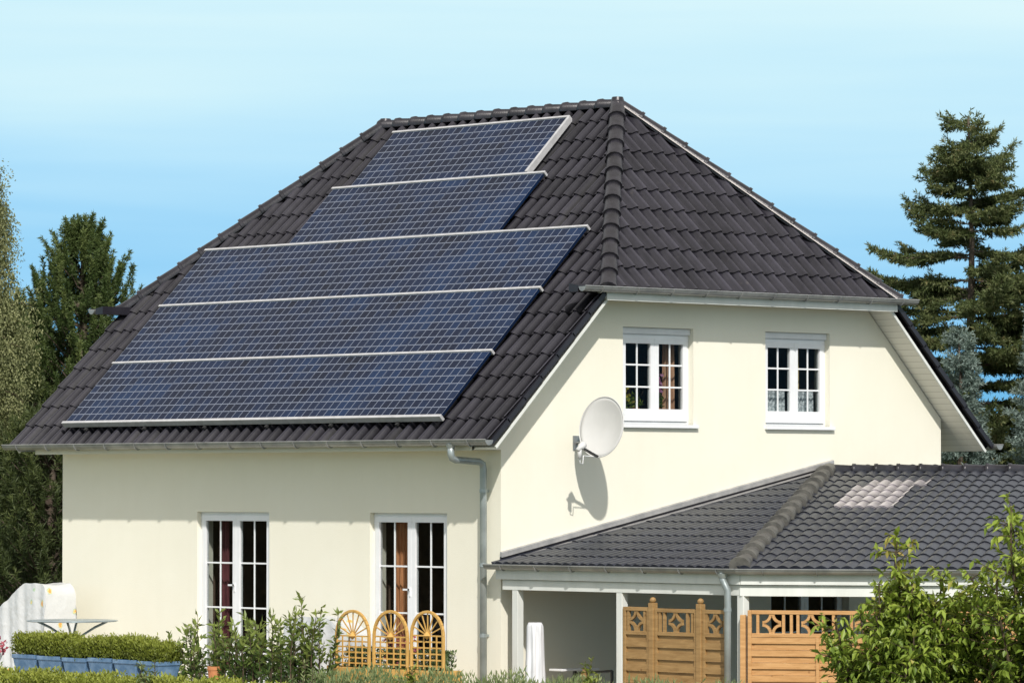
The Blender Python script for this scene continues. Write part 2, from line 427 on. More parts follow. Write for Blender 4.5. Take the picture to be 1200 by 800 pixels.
def merge_bms(name, bms, mat, parent):
    me = bpy.data.meshes.new(name); bm = bmesh.new()
    tmp = bpy.data.meshes.new('tmp')
    for b in bms:
        b.to_mesh(tmp); bm.from_mesh(tmp); b.free()
    off = WL[parent.name]
    bmesh.ops.translate(bm, verts=bm.verts, vec=-off)
    for f in bm.faces:
        pass
    for e in bm.edges:
        if len(e.link_faces) == 2 and e.calc_face_angle(0) > R(50): e.smooth = False
    for f in bm.faces: f.smooth = True
    bm.to_mesh(me); bm.free(); bpy.data.meshes.remove(tmp)
    me.materials.append(mat); o = bpy.data.objects.new(name, me); link(o, parent)
    return o
def vplane(p, q, inside):
    """vertical plane through plan points p,q, normal pointing away from `inside`"""
    d = Vector((q[0] - p[0], q[1] - p[1], 0)).normalized(); n = Vector((-d.y, d.x, 0))
    if n.dot(Vector((inside[0] - p[0], inside[1] - p[1], 0))) > 0: n = -n
    return (Vector((p[0], p[1], 0)), n)
def caps(mb, p, q, r, seg, lift=.0, ta=1.12, tb=.9, n=9):
    """row of tapered half-round caps from p (low) to q (high)"""
    p, q = Vector(p), Vector(q); d = q - p; Ln = d.length; d.normalize()
    side = d.cross(Vector((0, 0, 1))).normalized(); up = side.cross(d).normalized()
    k = max(1, round(Ln / seg)); sg = Ln / k
    for i in range(k):
        a = p + d * (i * sg - .03); b = p + d * ((i + 1) * sg + .02)
        ra, rb = r * ta, r * tb
        base = len(mb.v)
        for (c, rr, lf) in ((a, ra, lift + .012), (a + d * .045, ra, lift + .012), (a + d * .05, ra * .94, lift + .006), (b, rb, lift)):
            for m_ in range(n):
                t = PI * (-.10 + 1.20 * m_ / (n - 1))
                mb.v.append(tuple(c + side * math.cos(t) * rr + up * (math.sin(t) * rr * .85 + lf)))
        for s_ in range(3):
            for m_ in range(n - 1):
                o = base + s_ * n + m_
                mb.f.append((o, o + 1, o + 1 + n, o + n))
        mb.f.append(tuple(base + m_ for m_ in range(n)))
        o = base + 3 * n; mb.f.append(tuple(o + m_ for m_ in reversed(range(n))))
    return mb

house = thing('detached_house', (-L / 2, W / 2, 0), 'cream rendered house with a dark tiled half-hipped roof covered in solar panels', 'house')

# walls with openings
DOORS = [(-6.53, -4.885), (-2.69, -1.085)]; DZ = (.35, 2.818)
WINS = [(2.304, 3.69), (5.153, 6.50)]; WZ = (4.045, 5.40)
SD = (5.25, 6.9); SDZ = (.1, 2.02)           # side terrace door under the patio roof
def holed(pts, holes, axis, const, depth, extra=None):
    """polygon wall in plane axis=const (0: x=const with (y,z); 1: y=const with (x,z)), with rectangular openings and inward reveals"""
    bm = bmesh.new()
    P3 = (lambda a, b: Vector((const, a, b))) if axis == 0 else (lambda a, b: Vector((a, const, b)))
    bm.faces.new([bm.verts.new(P3(*p)) for p in pts])
    ua = Vector((0, 1, 0)) if axis == 0 else Vector((1, 0, 0))
    for (a0, a1, z0, z1) in holes:
        for a in (a0, a1): bmesh.ops.bisect_plane(bm, geom=bm.verts[:] + bm.edges[:] + bm.faces[:], plane_co=P3(a, 0), plane_no=ua)
        for z in (z0, z1): bmesh.ops.bisect_plane(bm, geom=bm.verts[:] + bm.edges[:] + bm.faces[:], plane_co=P3(0, z), plane_no=(0, 0, 1))
    for f in bm.faces[:]:
        c = f.calc_center_median(); a = c.y if axis == 0 else c.x
        if any(a0 < a < a1 and z0 < c.z < z1 for a0, a1, z0, z1 in holes): bm.faces.remove(f)
    inn = Vector((depth, 0, 0)) if axis == 0 else Vector((0, depth, 0))
    for (a0, a1, z0, z1) in holes:
        cs = [P3(a0, z0), P3(a1, z0), P3(a1, z1), P3(a0, z1)]
        for i in range(4):
            p, q = cs[i], cs[(i + 1) % 4]
            bm.faces.new([bm.verts.new(v) for v in (p, q, q + inn, p + inn)])
    me = bpy.data.meshes.new('t'); bmesh.ops.recalc_face_normals(bm, faces=bm.faces); bm.to_mesh(me); bm.free()
    v = [tuple(x.co) for x in me.vertices]; f = [tuple(p.vertices) for p in me.polygons]
    bpy.data.meshes.remove(me)
    return v, f
wm = MB()
def addvf(mb, vf):
    k = len(mb.v); mb.v += vf[0]; mb.f += [tuple(k + i for i in f) for f in vf[1]]
UW = .17   # roof build-up under tile plane
zw0 = ZE + T * OE - UW / CS
zt = ZH - .16
yt = (zt - zw0) / T
gp = [(0, -.2), (W, -.2), (W, zw0), (W - yt, zt), (yt, zt), (0, zw0)]
addvf(wm, holed(gp, [(a, b, *WZ) for a, b in WINS] + [(*SD, *SDZ)], 0, 0.0, -.3))
addvf(wm, holed([(-L, -.2), (0, -.2), (0, zw0), (-L, zw0)], [(a, b, *DZ) for a, b in DOORS], 1, 0.0, .3))
wm.poly([(-L, y, z) for y, z in gp]); wm.poly([(-L, W, -.2), (0, W, -.2), (0, W, zw0), (-L, W, zw0)])
wall = part('wall', wm, M['wall'], house)

# roof
hipR = lambda ins: vplane((HX, YH), (-RX, W / 2), ins); hipR2 = lambda ins: vplane((HX, W - YH), (-RX, W / 2), ins)
XL = -L - HX
hipL = lambda ins: vplane((XL, YH), (-L + RX, W / 2), ins); hipL2 = lambda ins: vplane((XL, W - YH), (-L + RX, W / 2), ins)
mid = (-L / 2, W / 2)
WV, CO = .232, .42
sl = (W / 2 + OE) / CS
inF = (-L / 2, 1); inB = (-L / 2, W - 1)
bf = tiles((-L - OG, -OE, ZE), (1, 0, 0), (0, CS, SN), L + 2 * OG, sl, WV, CO, .060, .034, spw=10,
           off=-.045, clips=[hipR(inF), hipL(inF), ((0, W / 2, 0), (0, 1, 0)), ((OG, 0, 0), (1, 0, 0))])
bb = tiles((OG, W + OE, ZE), (-1, 0, 0), (0, -CS, SN), L + 2 * OG, sl, WV, CO, .060, .034, spw=10,
           off=-.045, clips=[hipR2(inB), hipL2(inB), ((0, W / 2, 0), (0, -1, 0)), ((-L - OG, 0, 0), (-1, 0, 0))])
inR = (0.3, W / 2); inLh = (-L - .3, W / 2)
br = tiles((HX, YH, ZH), (0, 1, 0), (-C2, 0, S2), W - 2 * YH, (RX + HX) / C2, WV, CO, .060, .034, spw=10, off=-.045, clips=[hipR(inR), hipR2(inR)])
bl = tiles((XL, W - YH, ZH), (0, -1, 0), (C2, 0, S2), W - 2 * YH, (RX + HX) / C2, WV, CO, .060, .034, spw=10, off=-.045, clips=[hipL(inLh), hipL2(inLh)])
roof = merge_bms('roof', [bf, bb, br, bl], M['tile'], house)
cp = MB()
caps(cp, (-L + RX - .05, W / 2, ZR - .055), (-RX + .05, W / 2, ZR - .055), .115, .37)
part('ridge_cap', cp, M['cap'], roof, True)
for (ex, ey, rx) in ((HX, YH, -RX), (HX, W - YH, -RX), (XL, YH, -L + RX), (XL, W - YH, -L + RX)):
    c = MB(); caps(c, (ex, ey, ZH - .03), (rx, W / 2, ZR - .03), .118, .37)
    c.tube([(rx, W / 2, ZR - .08), (rx, W / 2, ZR + .07)], [.13, .08], 8) if ey == YH else None
    h = part('hip_cap', c, M['cap'], roof, True); autosmooth(h, 45)
    st = MB(); a = Vector((ex, ey, ZH - .015)); b = Vector((rx, W / 2, ZR - .015))
    st.bar(a, b, .30, .012)
    if (ex, ey) == (HX, W - YH): part('hip_roll', st, M['strip'], roof)
# verges: stepped tile flanges, barge boards, soffits
vt, vb, sf = MB(), MB(), []
def slopept(x, s, n, back):
    y = -OE + s * CS - n * SN; z = ZE + s * SN + n * CS
    return Vector((x, W - y if back else y, z))
sfm = MB(); uvs = []
for back in (0, 1):
    for sx in (1, -1):
        vt, vb = MB(), MB()
        xo = OG if sx > 0 else -L - OG
        k = 0; s = 0.0
        while s < SH - .05:
            e = min(s + CO, SH)
            o = slopept(xo - .035 * sx, s - .02, -.07, back)
            o2 = slopept(xo - .035 * sx, s - .02, .0, back); e1 = slopept(xo - .035 * sx, e, -.085, back)
            vt.hexa(o, Vector((.045 * sx, 0, 0)), o2 - o, e1 - o - (slopept(0, 0, -.025, back) - slopept(0, 0, 0, back)) * .0)
            s += CO
        a = slopept(xo - .062 * sx, .02, -.185, back); b = slopept(xo - .062 * sx, SH, -.185, back)
        c = slopept(xo - .062 * sx, .02, -.145, back)
        vb.hexa(a, Vector((.026 * sx, 0, 0)), c - a, b - a)
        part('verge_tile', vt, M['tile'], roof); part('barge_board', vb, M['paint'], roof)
        # sloping soffit boards
        x0, x1 = ((-.46 if back else 0.002), OG - .065) if sx > 0 else (-L - .002, -L - OG + .065)
        q = [slopept(x0, .02, -.16, back), slopept(x1, .02, -.16, back), slopept(x1, SH, -.16, back), slopept(x0, SH, -.16, back)]
        meshobj('soffit', [tuple(p) for p in q], [(0, 1, 2, 3)], M['soffit'], roof, uvs=[(0, 0), (1, 0), (1, SH), (0, SH)], recalc=False)

# boxed eaves: flat soffit + triangular ends
zb = ZE - .16 * CS - .02; yb = OE - .13
for back in (0, 1):
    f = (lambda y: W - y) if back else (lambda y: y)
    xe = -.45 if back else 0
    meshobj('soffit', [(-L, f(-yb), zb), (xe, f(-yb), zb), (xe, f(-.002), zb), (-L, f(-.002), zb)], [(0, 1, 2, 3)], M['soffit'], roof, uvs=[(0, 0), (0, 10), (1, 10), (1, 0)], recalc=False)
for back in (0, 1):
    bx = MB()
    f = (lambda y: W - y) if back else (lambda y: y)
    for x in ((-.45 if back else 0.0), -L):
        bx.prism([(x - .01, f(-yb), zb + .003), (x - .01, f(0), zb + .003), (x - .01, f(0), zb + yb * T)], (.02, 0, 0))
    bx.box(-L + .02, (-.47 if back else -.02), f(-OE + .10), f(-OE + .125), zb - .01, ZE - .04)
    part('eave_box', bx, M['wall'], roof)
# half-hip eaves
for sx in (1, -1):
    X = (lambda x: x) if sx > 0 else (lambda x: -L - x)
    b = MB()
    b.box(X(.0), X(HX - .03), YH - .01, W - YH + .01, ZH - .17, ZH - .145)
    b.box(X(HX - .03), X(HX - .008), YH - .01, W - YH + .01, ZH - .19, ZH - .03)
    part('eave_board', b, M['paint'], roof)
    for (ya, yb_) in ((.98, YH + .05), (W - YH - .05, W - YH + .3)):
        d = MB(); d.prism([(X(.30), ya, ZH - .09), (X(HX - .035), ya, ZH - .09), (X(HX - .035), ya, ZH + .0), (X(.30), ya, ZH + .03)], (0, yb_ - ya, 0))
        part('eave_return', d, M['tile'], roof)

def gutter(mb, p, q, r, inward, n=8):
    """half-round gutter from p to q, open on top"""
    p, q = Vector(p), Vector(q); inn = Vector(inward)
    base = len(mb.v)
    for c in (p, q):
        for rr in (r, r - .006):
            for k in range(n + 1):
                t = PI + PI * k / n
                mb.v.append(tuple(c + inn * math.cos(t) * rr + Vector((0, 0, 1)) * math.sin(t) * rr))
    m = n + 1
    for k in range(n):
        mb.f.append((base + k, base + k + 1, base + 2 * m + k + 1, base + 2 * m + k))
        mb.f.append((base + m + k, base + m + k + 1, base + 3 * m + k + 1, base + 3 * m + k))
    mb.f.append((base, base + m, base + 3 * m, base + 2 * m)); mb.f.append((base + n, base + m + n, base + 3 * m + n, base + 2 * m + n))
    for o in (base, base + 2 * m): mb.f.append(tuple(o + k for k in range(m)))
    d = (q - p).normalized()
    mb.tube([p - inn * r + Vector((0, 0, .004)), q - inn * r + Vector((0, 0, .004))], .011, 6)
    return mb
def brackets(par, p, q, r, inward, step=.75):
    p, q = Vector(p), Vector(q); Ln = (q - p).length; d = (q - p) / Ln; inn = Vector(inward); k = int(Ln / step)
    for i in range(k + 1):
        c = p + d * (Ln * (i + .5) / (k + 1))
        prev = None; pts = []
        for j in range(7):
            t = PI + PI * j / 6; pts.append(c + inn * math.cos(t) * (r + .006) + Vector((0, 0, 1)) * math.sin(t) * (r + .006))
        mb = MB()
        for a, b in zip(pts, pts[1:]): mb.bar(a, b, .025, .006, up=d)
        part('bracket', mb, M['zinc'], par)
gl = [((-L - OG - .04, -OE - .055, ZE - .005), (OG + .03, -OE - .055, ZE - .005), .072, (0, 1, 0)),
      ((-L - OG - .04, W + OE + .055, ZE - .005), (OG + .08, W + OE + .055, ZE - .005), .072, (0, -1, 0)),
      ((HX + .06, .97, ZH - .02), (HX + .06, 7.73, ZH - .02), .068, (-1, 0, 0)),
      ((XL - .06, .97, ZH - .02), (XL - .06, 7.73, ZH - .02), .068, (1, 0, 0))]
for p, q, r, inn in gl:
    g = MB(); gutter(g, p, q, r, inn); go = part('gutter', g, M['zinc'], house)
    brackets(go, p, q, r, inn)
px = -.24
dp = MB(); dp.tube([(px, -OE - .06, ZE - .05), (px, -OE - .06, ZE - .20), (px, -OE - .04, ZE - .245), (px, -OE + .02, ZE - .265), (px, -.18, ZE - .29), (px, -.115, ZE - .32), (px, -.10, ZE - .39), (px, -.10, 0.0)], .048, 14)
dpo = part('downpipe', dp, M['pipe'], house, True)
cl = MB()
for z in (3.1, 2.1, 1.15): cl = MB(); cl.tube([(px, -.10, z), (px, -.10, z + .05)], .054, 14); cl.box(px - .01, px + .01, -.06, 0, z + .01, z + .04); part('pipe_clamp', cl, M['pipe'], dpo)
cl = MB(); cl.tube([(px, -OE - .06, ZE - .06), (px, -OE - .06, ZE - .11)], [.075, .052], 14)
part('pipe_funnel', cl, M['pipe'], dpo)

# windows -------------------------------------------------------------
def frame_rect(mb, F, a0, a1, z0, z1, w, d0, d1):
    """rectangular ring, F maps (a, depth, z)->xyz extents through box"""
    F(mb, a0, a1, z0, z0 + w, d0, d1); F(mb, a0, a1, z1 - w, z1, d0, d1)
    F(mb, a0, a0 + w, z0 + w, z1 - w, d0, d1); F(mb, a1 - w, a1, z0 + w, z1 - w, d0, d1)
def FX(mb, a0, a1, z0, z1, d0, d1): mb.box(-d0, -d1, a0, a1, z0, z1)     # gable: depth goes to -x
def FY(mb, a0, a1, z0, z1, d0, d1): mb.box(a0, a1, d0, d1, z0, z1)       # front: depth goes to +y
def make_window(F, a0, a1, z0, z1, rows, name, shutter, dep=.12, bot=.10, handle_z=None, mulc=None):
    fr = MB()
    top = z1 - (.095 if shutter else 0.0)
    frame_rect(fr, F, a0 + .002, a1 - .002, z0 + .002, top, .06, dep, dep + .07)
    wo = part(name, fr, M['white'], house, bevel=.004)
    mid_ = (a0 + a1) / 2
    sashes = [(a0 + .05, mid_ + .004), (mid_ - .004 + .01, a1 - .05)]
    pn = MB()
    for i, (b0, b1) in enumerate(sashes):
        s = MB(); zb_, zt_ = z0 + .05, top - .05
        frame_rect(s, F, b0, b1, zb_, zt_, .08, dep - .018, dep + .045)
        F(s, b0 + .08, b1 - .08, zb_ + .07, zb_ + .07 + bot, dep - .014, dep + .045)
        gz0, gz1 = zb_ + .07 + bot, zt_ - .07
        ga, gb = b0 + .08, b1 - .08
        m = (ga + gb) / 2
        F(s, m - .012, m + .012, gz0, gz1, dep + .004, dep + .026)
        for k in rows(gz0, gz1): F(s, ga, gb, k - .012, k + .012, dep + .005, dep + .025)
        part('sash', s, M['white'], wo, bevel=.004)
        pn = MB(); F(pn, ga, gb, gz0, gz1, dep + .013, dep + .017); part('pane', pn, M['glass'], wo)
    if shutter:
        sh = MB(); F(sh, a0 + .002, a1 - .002, top + .002, z1 - .002, dep - .03, dep + .06)
        for k in range(2): F(sh, a0 + .004, a1 - .004, top + .015 + k * .036, top + .04 + k * .036, dep - .036, dep - .03)
        part('shutter_box', sh, M['shutter'], wo)
    if handle_z:
        h = MB(); F(h, mid_ - .035, mid_ - .005, handle_z - .06, handle_z + .06, dep - .03, dep - .018); F(h, mid_ - .13, mid_ - .01, handle_z + .02, handle_z + .045, dep - .06, dep - .045)
        F(h, mid_ - .03, mid_ - .01, handle_z + .02, handle_z + .045, dep - .06, dep - .03)
        part('handle', h, M['white'], wo)
    return wo
third = lambda a, b: [a + (b - a) / 3, a + 2 * (b - a) / 3]
dr = lambda a, b: [2.08, 1.436, .79]
for i, (a, b) in enumerate(WINS):
    w = make_window(FX, a, b, *WZ, third, 'window', True, dep=.095)
    s = MB(); s.box(-.12, .06, a - .02, b + .06, WZ[0] - .045, WZ[0]); part('sill', s, M['white'], w, bevel=.005)
for i, (a, b) in enumerate(DOORS):
    w = make_window(FY, a, b, *DZ, dr, 'french_door', False, dep=.075, bot=.06, handle_z=1.73)
    s = MB(); s.box(a, b, -.04, .14, DZ[0] - .05, DZ[0] + .003); part('threshold', s, M['potwhite'], w)
w = make_window(FX, *SD, *SDZ, lambda a, b: [(a + b) / 2], 'terrace_door', False, dep=.13, bot=.06)
# dim rooms behind the openings
rm = MB()
def room(x0, x1, y0, y1, z0, z1, openside):
    rm = MB()
    c = [(x0, y0, z0), (x1, y0, z0), (x1, y1, z0), (x0, y1, z0), (x0, y0, z1), (x1, y0, z1), (x1, y1, z1), (x0, y1, z1)]
    k = len(rm.v); rm.v += c
    F = {'-z': (0, 1, 2, 3), '+z': (4, 5, 6, 7), '-y': (0, 1, 5, 4), '+x': (1, 2, 6, 5), '+y': (2, 3, 7, 6), '-x': (3, 0, 4, 7)}
    for n_, f in F.items():
        if n_ != openside: rm.f.append(tuple(k + i for i in f))
    part('room_interior', rm, M['room'], house)
for a, b in DOORS: room(a - .3, b + .3, .301, 2.4, DZ[0] - .01, DZ[1] + .2, '-y')
for a, b in WINS: room(-2.2, -.301, a - .3, b + .3, WZ[0] - .25, WZ[1] + .2, '+x')
room(-2.2, -.301, SD[0] - .3, SD[1] + .3, SDZ[0], SDZ[1] + .2, '+x')

def curtain(axis, a0, a1, z0, z1, dep, mat, name, label, folds, amp=.03, top='plain'):
    n = max(12, folds * 8); v = []; f = []
    for i in range(n + 1):
        u = i / n; a = a0 + (a1 - a0) * u; d = dep + amp * math.sin(u * folds * 2 * PI) + amp * .4 * math.sin(u * folds * 4.7 + 1)
        for z in (z0, z1):
            dd = d if z == z0 else dep + (d - dep) * .6
            v.append((-dd, a, z) if axis == 0 else (a, dd, z))
    for i in range(n): f.append((2 * i, 2 * i + 2, 2 * i + 3, 2 * i + 1))
    loc = v[0]
    o = meshobj(name, v, f, mat, None, True, loc=loc, recalc=False)
    return tag(o, label, 'curtain')
curtain(1, -6.40, -6.16, .37, 2.8, .30, M['cur_red'], 'curtain', 'wine red curtain inside the left french door', 4)
curtain(1, -2.50, -2.14, .37, 2.8, .30, M['cur_or'], 'curtain', 'orange brown curtain inside the right french door', 5)
curtain(0, 3.38, 3.60, 4.05, 5.38, .30, M['cur_br'], 'curtain', 'brown curtain at the right of the left upper window', 4)
curtain(0, 6.02, 6.16, 4.05, 5.38, .30, M['cur_tan'], 'curtain', 'tan curtain in the right upper window', 3)
curtain(0, 5.22, 5.80, 4.12, 4.56, .24, M['lace'], 'lace_curtain', 'white lace half curtain in the left sash of the right upper window', 9, .015)
curtain(0, 5.86, 6.40, 4.12, 4.56, .24, M['lace'], 'lace_curtain', 'white lace half curtain in the right sash of the right upper window', 9, .015)

# ------------------------------------------------------------------ solar rows
rows = [(-9.10, -.69, .365, 1.615, 9, 'bottom'), (-9.12, -.68, 1.655, 2.885, 9, 'second from bottom'), (-9.13, -.68, 2.925, 4.15, 9, 'third from bottom'),
        (-7.19, -2.52, 4.215, 5.43, 5, 'second from top'), (-6.82, -2.95, 5.49, 6.69, 4, 'topmost')]
desc = ['bottom row of nine blue solar panels with the thick front rail just above the gutter',
        'second row of solar panels from the bottom of the roof', 'third row of solar panels from the bottom, the highest of the full width rows',
        'row of five solar panels directly above the full width rows', 'topmost and shortest row of solar panels just below the ridge']
rv = Vector((1, 0, 0)); sv = Vector((0, CS, SN)); nv = Vector((0, -SN, CS)); RO = Vector((0, -OE, ZE))
for (u0, u1, s0, s1, n, nm), lb in zip(rows, desc):
    base = RO + rv * ((u0 + u1) / 2) + sv * s0
    t = thing('solar_panel_row', base, lb, 'solar panel', 'rows of solar panels on the roof')
    P = lambda u, s, h: RO + rv * u + sv * s + nv * h
    wd = (u1 - u0) / n
    for i in range(n):
        a, b = u0 + i * wd + .004, u0 + (i + 1) * wd - .004
        v = [P(a, s0, .125), P(b, s0, .125), P(b, s1, .125), P(a, s1, .125), P(a, s0, .085), P(b, s0, .085), P(b, s1, .085), P(a, s1, .085)]
        f = [(0, 1, 2, 3), (7, 6, 5, 4), (0, 4, 5, 1), (1, 5, 6, 2), (2, 6, 7, 3), (3, 7, 4, 0)]
        k0 = i * 6
        uv = [(k0, 0), (k0 + 6, 0), (k0 + 6, 8), (k0, 8)] + [(k0 + .5, .5)] * 20
        meshobj('panel', v, f, M['pv'], t, uvs=uv, recalc=False)
    r = MB()
    hb = .055 if nm != 'bottom' else .10
    for (s, hgt, wdt) in ((s1, .06, .05), (s0 - (.06 if nm == 'bottom' else .0) , .10 if nm == 'bottom' else .05, .06 if nm == 'bottom' else .0)):
        if wdt: r.hexa(P(u0 - .03, s, .06), rv * (u1 - u0 + .06), sv * wdt * .75, nv * (.085 if hgt < .1 else .095))
    part('rail', r, M['alu'], t, bevel=.004)
    if nm == 'topmost' or nm == 'second from top':
        r = MB()
        if nm == 'topmost': r.hexa(P(u1 + .004, s0, .06), rv * .05, sv * (s1 - s0 - .003), nv * .085); part('side_trim', r, M['alu'], t)
    ft = MB(); u = u0 + .5
    while u < u1:
        for s in (s0 + .25, s1 - .25): ft.hexa(P(u, s, .03), rv * .04, sv * .05, nv * .052)
        if nm == 'bottom': ft.hexa(P(u, s0 - .12, .04), rv * .05, sv * .14, nv * .03)
        u += 1.4
    part('roof_hook', ft, M['dark'], t)

# ------------------------------------------------------------------ satellite dish
dc = Vector((.70, 1.21, 3.99)); dn = Vector((.10, -1, .18)).normalized()
t = thing('satellite_dish', (0, 1.32, 3.70), 'round pale grey satellite dish on a wall arm beside the left upper window', 'satellite dish')
e1 = Vector((1, 0, 0)); e1 = (e1 - dn * e1.dot(dn)).normalized(); e2 = dn.cross(e1); e2 = e2 if e2.z > 0 else -e2
d = MB(); NR, NA = 8, 40
for side in (0, 1):
    base = len(d.v)
    for i in range(NR + 1):
        rr = i / NR
        for k in range(NA):
            a = 2 * PI * k / NA
            d.v.append(tuple(dc + e1 * math.cos(a) * rr * .385 + e2 * math.sin(a) * rr * .415 + dn * (.075 * rr * rr - .075 - side * .008)))
    for i in range(NR):
        for k in range(NA):
            o = base + i * NA; d.f.append((o + k, o + (k + 1) % NA, o + NA + (k + 1) % NA, o + NA + k))
k0 = NR * NA; b2 = (NR + 1) * NA
for k in range(NA): d.f.append((k0 + k, k0 + (k + 1) % NA, b2 + k0 + (k + 1) % NA, b2 + k0 + k))
do = part('reflector', d, M['dish'], t, True)
rim = MB(); rim.tube([dc + e1 * math.cos(2 * PI * k / NA) * .387 + e2 * math.sin(2 * PI * k / NA) * .417 for k in range(NA + 1)], .008, 6, False); part('rim', rim, M['dish'], do, True)
ln = Vector((.70, .80, 3.70)); bot = dc - e2 * .41
a = MB(); a.bar(bot - dn * .01, ln + Vector((0, .06, 0)), .03, .03); part('feed_arm', a, M['dark'], t)
a = MB(); dd = (dc - ln).normalized(); a.tube([ln - dd * .05, ln + dd * .01, ln + dd * .03, ln + dd * .10], [.032, .035, .05, .05], 14); a.tube([ln - Vector((0, 0, .0)), ln - Vector((0, 0, .14))], .03, 10); part('lnb', a, M['dish'], t, True)
a = MB(); a.tube([ln - Vector((0, 0, .13)), ln + Vector((0, .01, -.20)), ln + Vector((0, .06, -.21)), ln + Vector((.0, .07, -.1)), bot - dn * .03], .007, 6); part('cable', a, M['white'], t, True)
a = MB(); bk = dc - dn * .12 - e2 * .12
a.tube([(0.0, 1.42, 3.78), (.62, 1.42, 3.78), (.68, 1.42, 3.84), (.68, 1.42, 4.12)], .024, 12); a.box(0, .012, 1.34, 1.50, 3.68, 3.88)
a.bar((.68, 1.42, 3.95), dc - dn * .10, .09, .12); part('wall_arm', a, M['zinc'], t)

# ------------------------------------------------------------------ patio roof
D = 4.66; Y0 = -.19; EZ = 2.14
tp = thing('patio_roof', (D / 2, 3, 0), 'low white timber patio roof with grey tiles built against the gable wall', 'patio roof')
HY = 6.49; RZ = 3.40
TH = R(33); EV = Vector((math.cos(TH), math.sin(TH), 0)); UV_ = Vector((-math.sin(TH), math.cos(TH), 0))   # the right wing is turned 33 degrees
CB = Vector((D, Y0, EZ)); CT = Vector((0, HY, RZ)); LE = 7.6
run2 = UV_.dot(CT - CB); k2 = (RZ - EZ) / run2; c2_ = 1 / math.hypot(1, k2); s2_ = k2 * c2_
k1 = (RZ - EZ) / (HY - Y0); c1 = 1 / math.hypot(1, k1); s1_ = k1 * c1
def Q(a, b, z): return CB + EV * a + UV_ * b + Vector((0, 0, z - EZ))     # a along the turned eave, b inwards
hp = lambda ins: vplane((D, Y0), (0, HY), ins)
WV2, CO2 = .165, .48
t1 = tiles((0, Y0, EZ), (1, 0, 0), (0, c1, s1_), D, (HY - Y0) / c1, WV2, CO2, .030, .012, [hp((.5, .5)), ((0.03, 0, 0), (-1, 0, 0))], sharp=1.0, spw=8, nbot=.012)
S2v = UV_ * c2_ + Vector((0, 0, s2_))
t2 = tiles(CB - EV * .6, EV, S2v, LE + .6, run2 / c2_, WV2, CO2, .034, .015, [hp((D, 5)), ((.03, 0, 0), (-1, 0, 0))], sharp=1.0, spw=8, nbot=.012)
pr = merge_bms('roof', [t1, t2], M['tile2'], tp)
mk = []
for j in range(5):
    a_ = 6 + (1 if j > 3 else 0)
    mk.append(tiles(CB - EV * .6, EV, S2v, 5 * WV2, CO2 * .985, WV2, CO2, .034, .015, [(CB + S2v * ((10 + j) * CO2 + CO2 * .985), S2v)], sharp=1.0, spw=8, nbot=.012, off=.009, u0=a_ * WV2, s0=(10 + j) * CO2))
merge_bms('milky_roof_tile', mk, M['milky'], pr)
bs = MB(); bs.poly([CT + Vector((.03, 0, 0)), CT + EV * (LE + .3), CT + EV * (LE + .3) + UV_ * 4 - Vector((0, 0, 4 * k2)), CT + EV * 2.65 + UV_ * 4 - Vector((0, 0, 4 * k2))]); part('back_slope', bs, M['tile2'], pr)
c = MB(); caps(c, CB + Vector((-.02, .03, .03)), CT + Vector((.06, -.06, .05)), .105, .56, ta=1.32, tb=.85); o = part('hip_cap', c, M['cap2'], pr, True); autosmooth(o, 45)
c = MB(); caps(c, CT + Vector((0.06, 0, .02)), CT + EV * (LE + .2) + Vector((0, 0, .02)), .09, .32); part('ridge_cap', c, M['cap'], pr, True)
fl = MB()
pA = Vector((.012, -.02, EZ + .05)); pB = Vector((.012, HY + .05, RZ + .06))
fl.hexa(pA - Vector((.01, 0, 0)), (.02, 0, 0), (0, 0, .045), pB - pA)
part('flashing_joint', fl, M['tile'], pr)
fl = MB(); fl.hexa(pA + Vector((-.01, 0, .046)), (.045, 0, -.01), (0, 0, .07), pB - pA)
part('flashing', fl, M['lead'], pr, bevel=.004)
fl = MB(); fl.hexa(pA + Vector((.012, .1, .01)), (.10, 0, .0), (0, 0, .008), pB - pA - Vector((0, .2, .03))); part('flashing_apron', fl, M['lead'], pr)
us = MB(); us.poly([(0.02, Y0 + .05, EZ - .06), (D - .03, Y0 + .05, EZ - .06), (0.02, HY, RZ - .07)]); us.poly([Q(-.05, .06, EZ - .06), Q(LE, .06, EZ - .06), CT + EV * LE - Vector((0, 0, .07)), CT + Vector((.02, 0, -.07))])
part('ceiling_boards', us, M['ceil'], pr)
def gut(p, q, inn, step):
    g = MB(); gutter(g, p, q, .058, inn); go = part('gutter', g, M['zinc'], tp); brackets(go, p, q, .058, inn, step)
gut(Vector((-.03, Y0 - .055, EZ - .01)), Vector((D + .03, Y0 - .055, EZ - .01)), Vector((0, 1, 0)), .7)
gut(Q(-.03, -.055, EZ - .01), Q(LE, -.055, EZ - .01), UV_, .7)
def fb(name, a0, a1, b0, b1, z0, z1, par):
    b = MB(); b.hexa(Q(a0, b0, z0), EV * (a1 - a0), UV_ * (b1 - b0), Vector((0, 0, z1 - z0))); return part(name, b, M['paint'], par, bevel=.004)
b = MB(); b.box(.08, D - .02, Y0 + .02, Y0 + .05, EZ - .20, EZ - .055); part('fascia', b, M['paint'], tp, bevel=.004)
fb('fascia', .01, LE, .022, .05, EZ - .20, EZ - .055, tp)
b = MB(); b.box(.16, D - .06, Y0 + .07, Y0 + .19, EZ - .34, EZ - .205); part('beam', b, M['paint'], tp, bevel=.004)
fb('beam', -.01, LE, .07, .19, EZ - .345, EZ - .207, tp)
for (x, y) in ((.40, -.06), (2.40, -.06), (4.60, -.06)):
    b = MB(); b.box(x - .055, x + .055, y - .055, y + .055, -.02, EZ - .34); part('post', b, M['paint'], tp, bevel=.006)
for a in (2.52, 5.0, 7.4):
    fb('post', a - .055, a + .055, .075, .185, -.02, EZ - .345, tp)
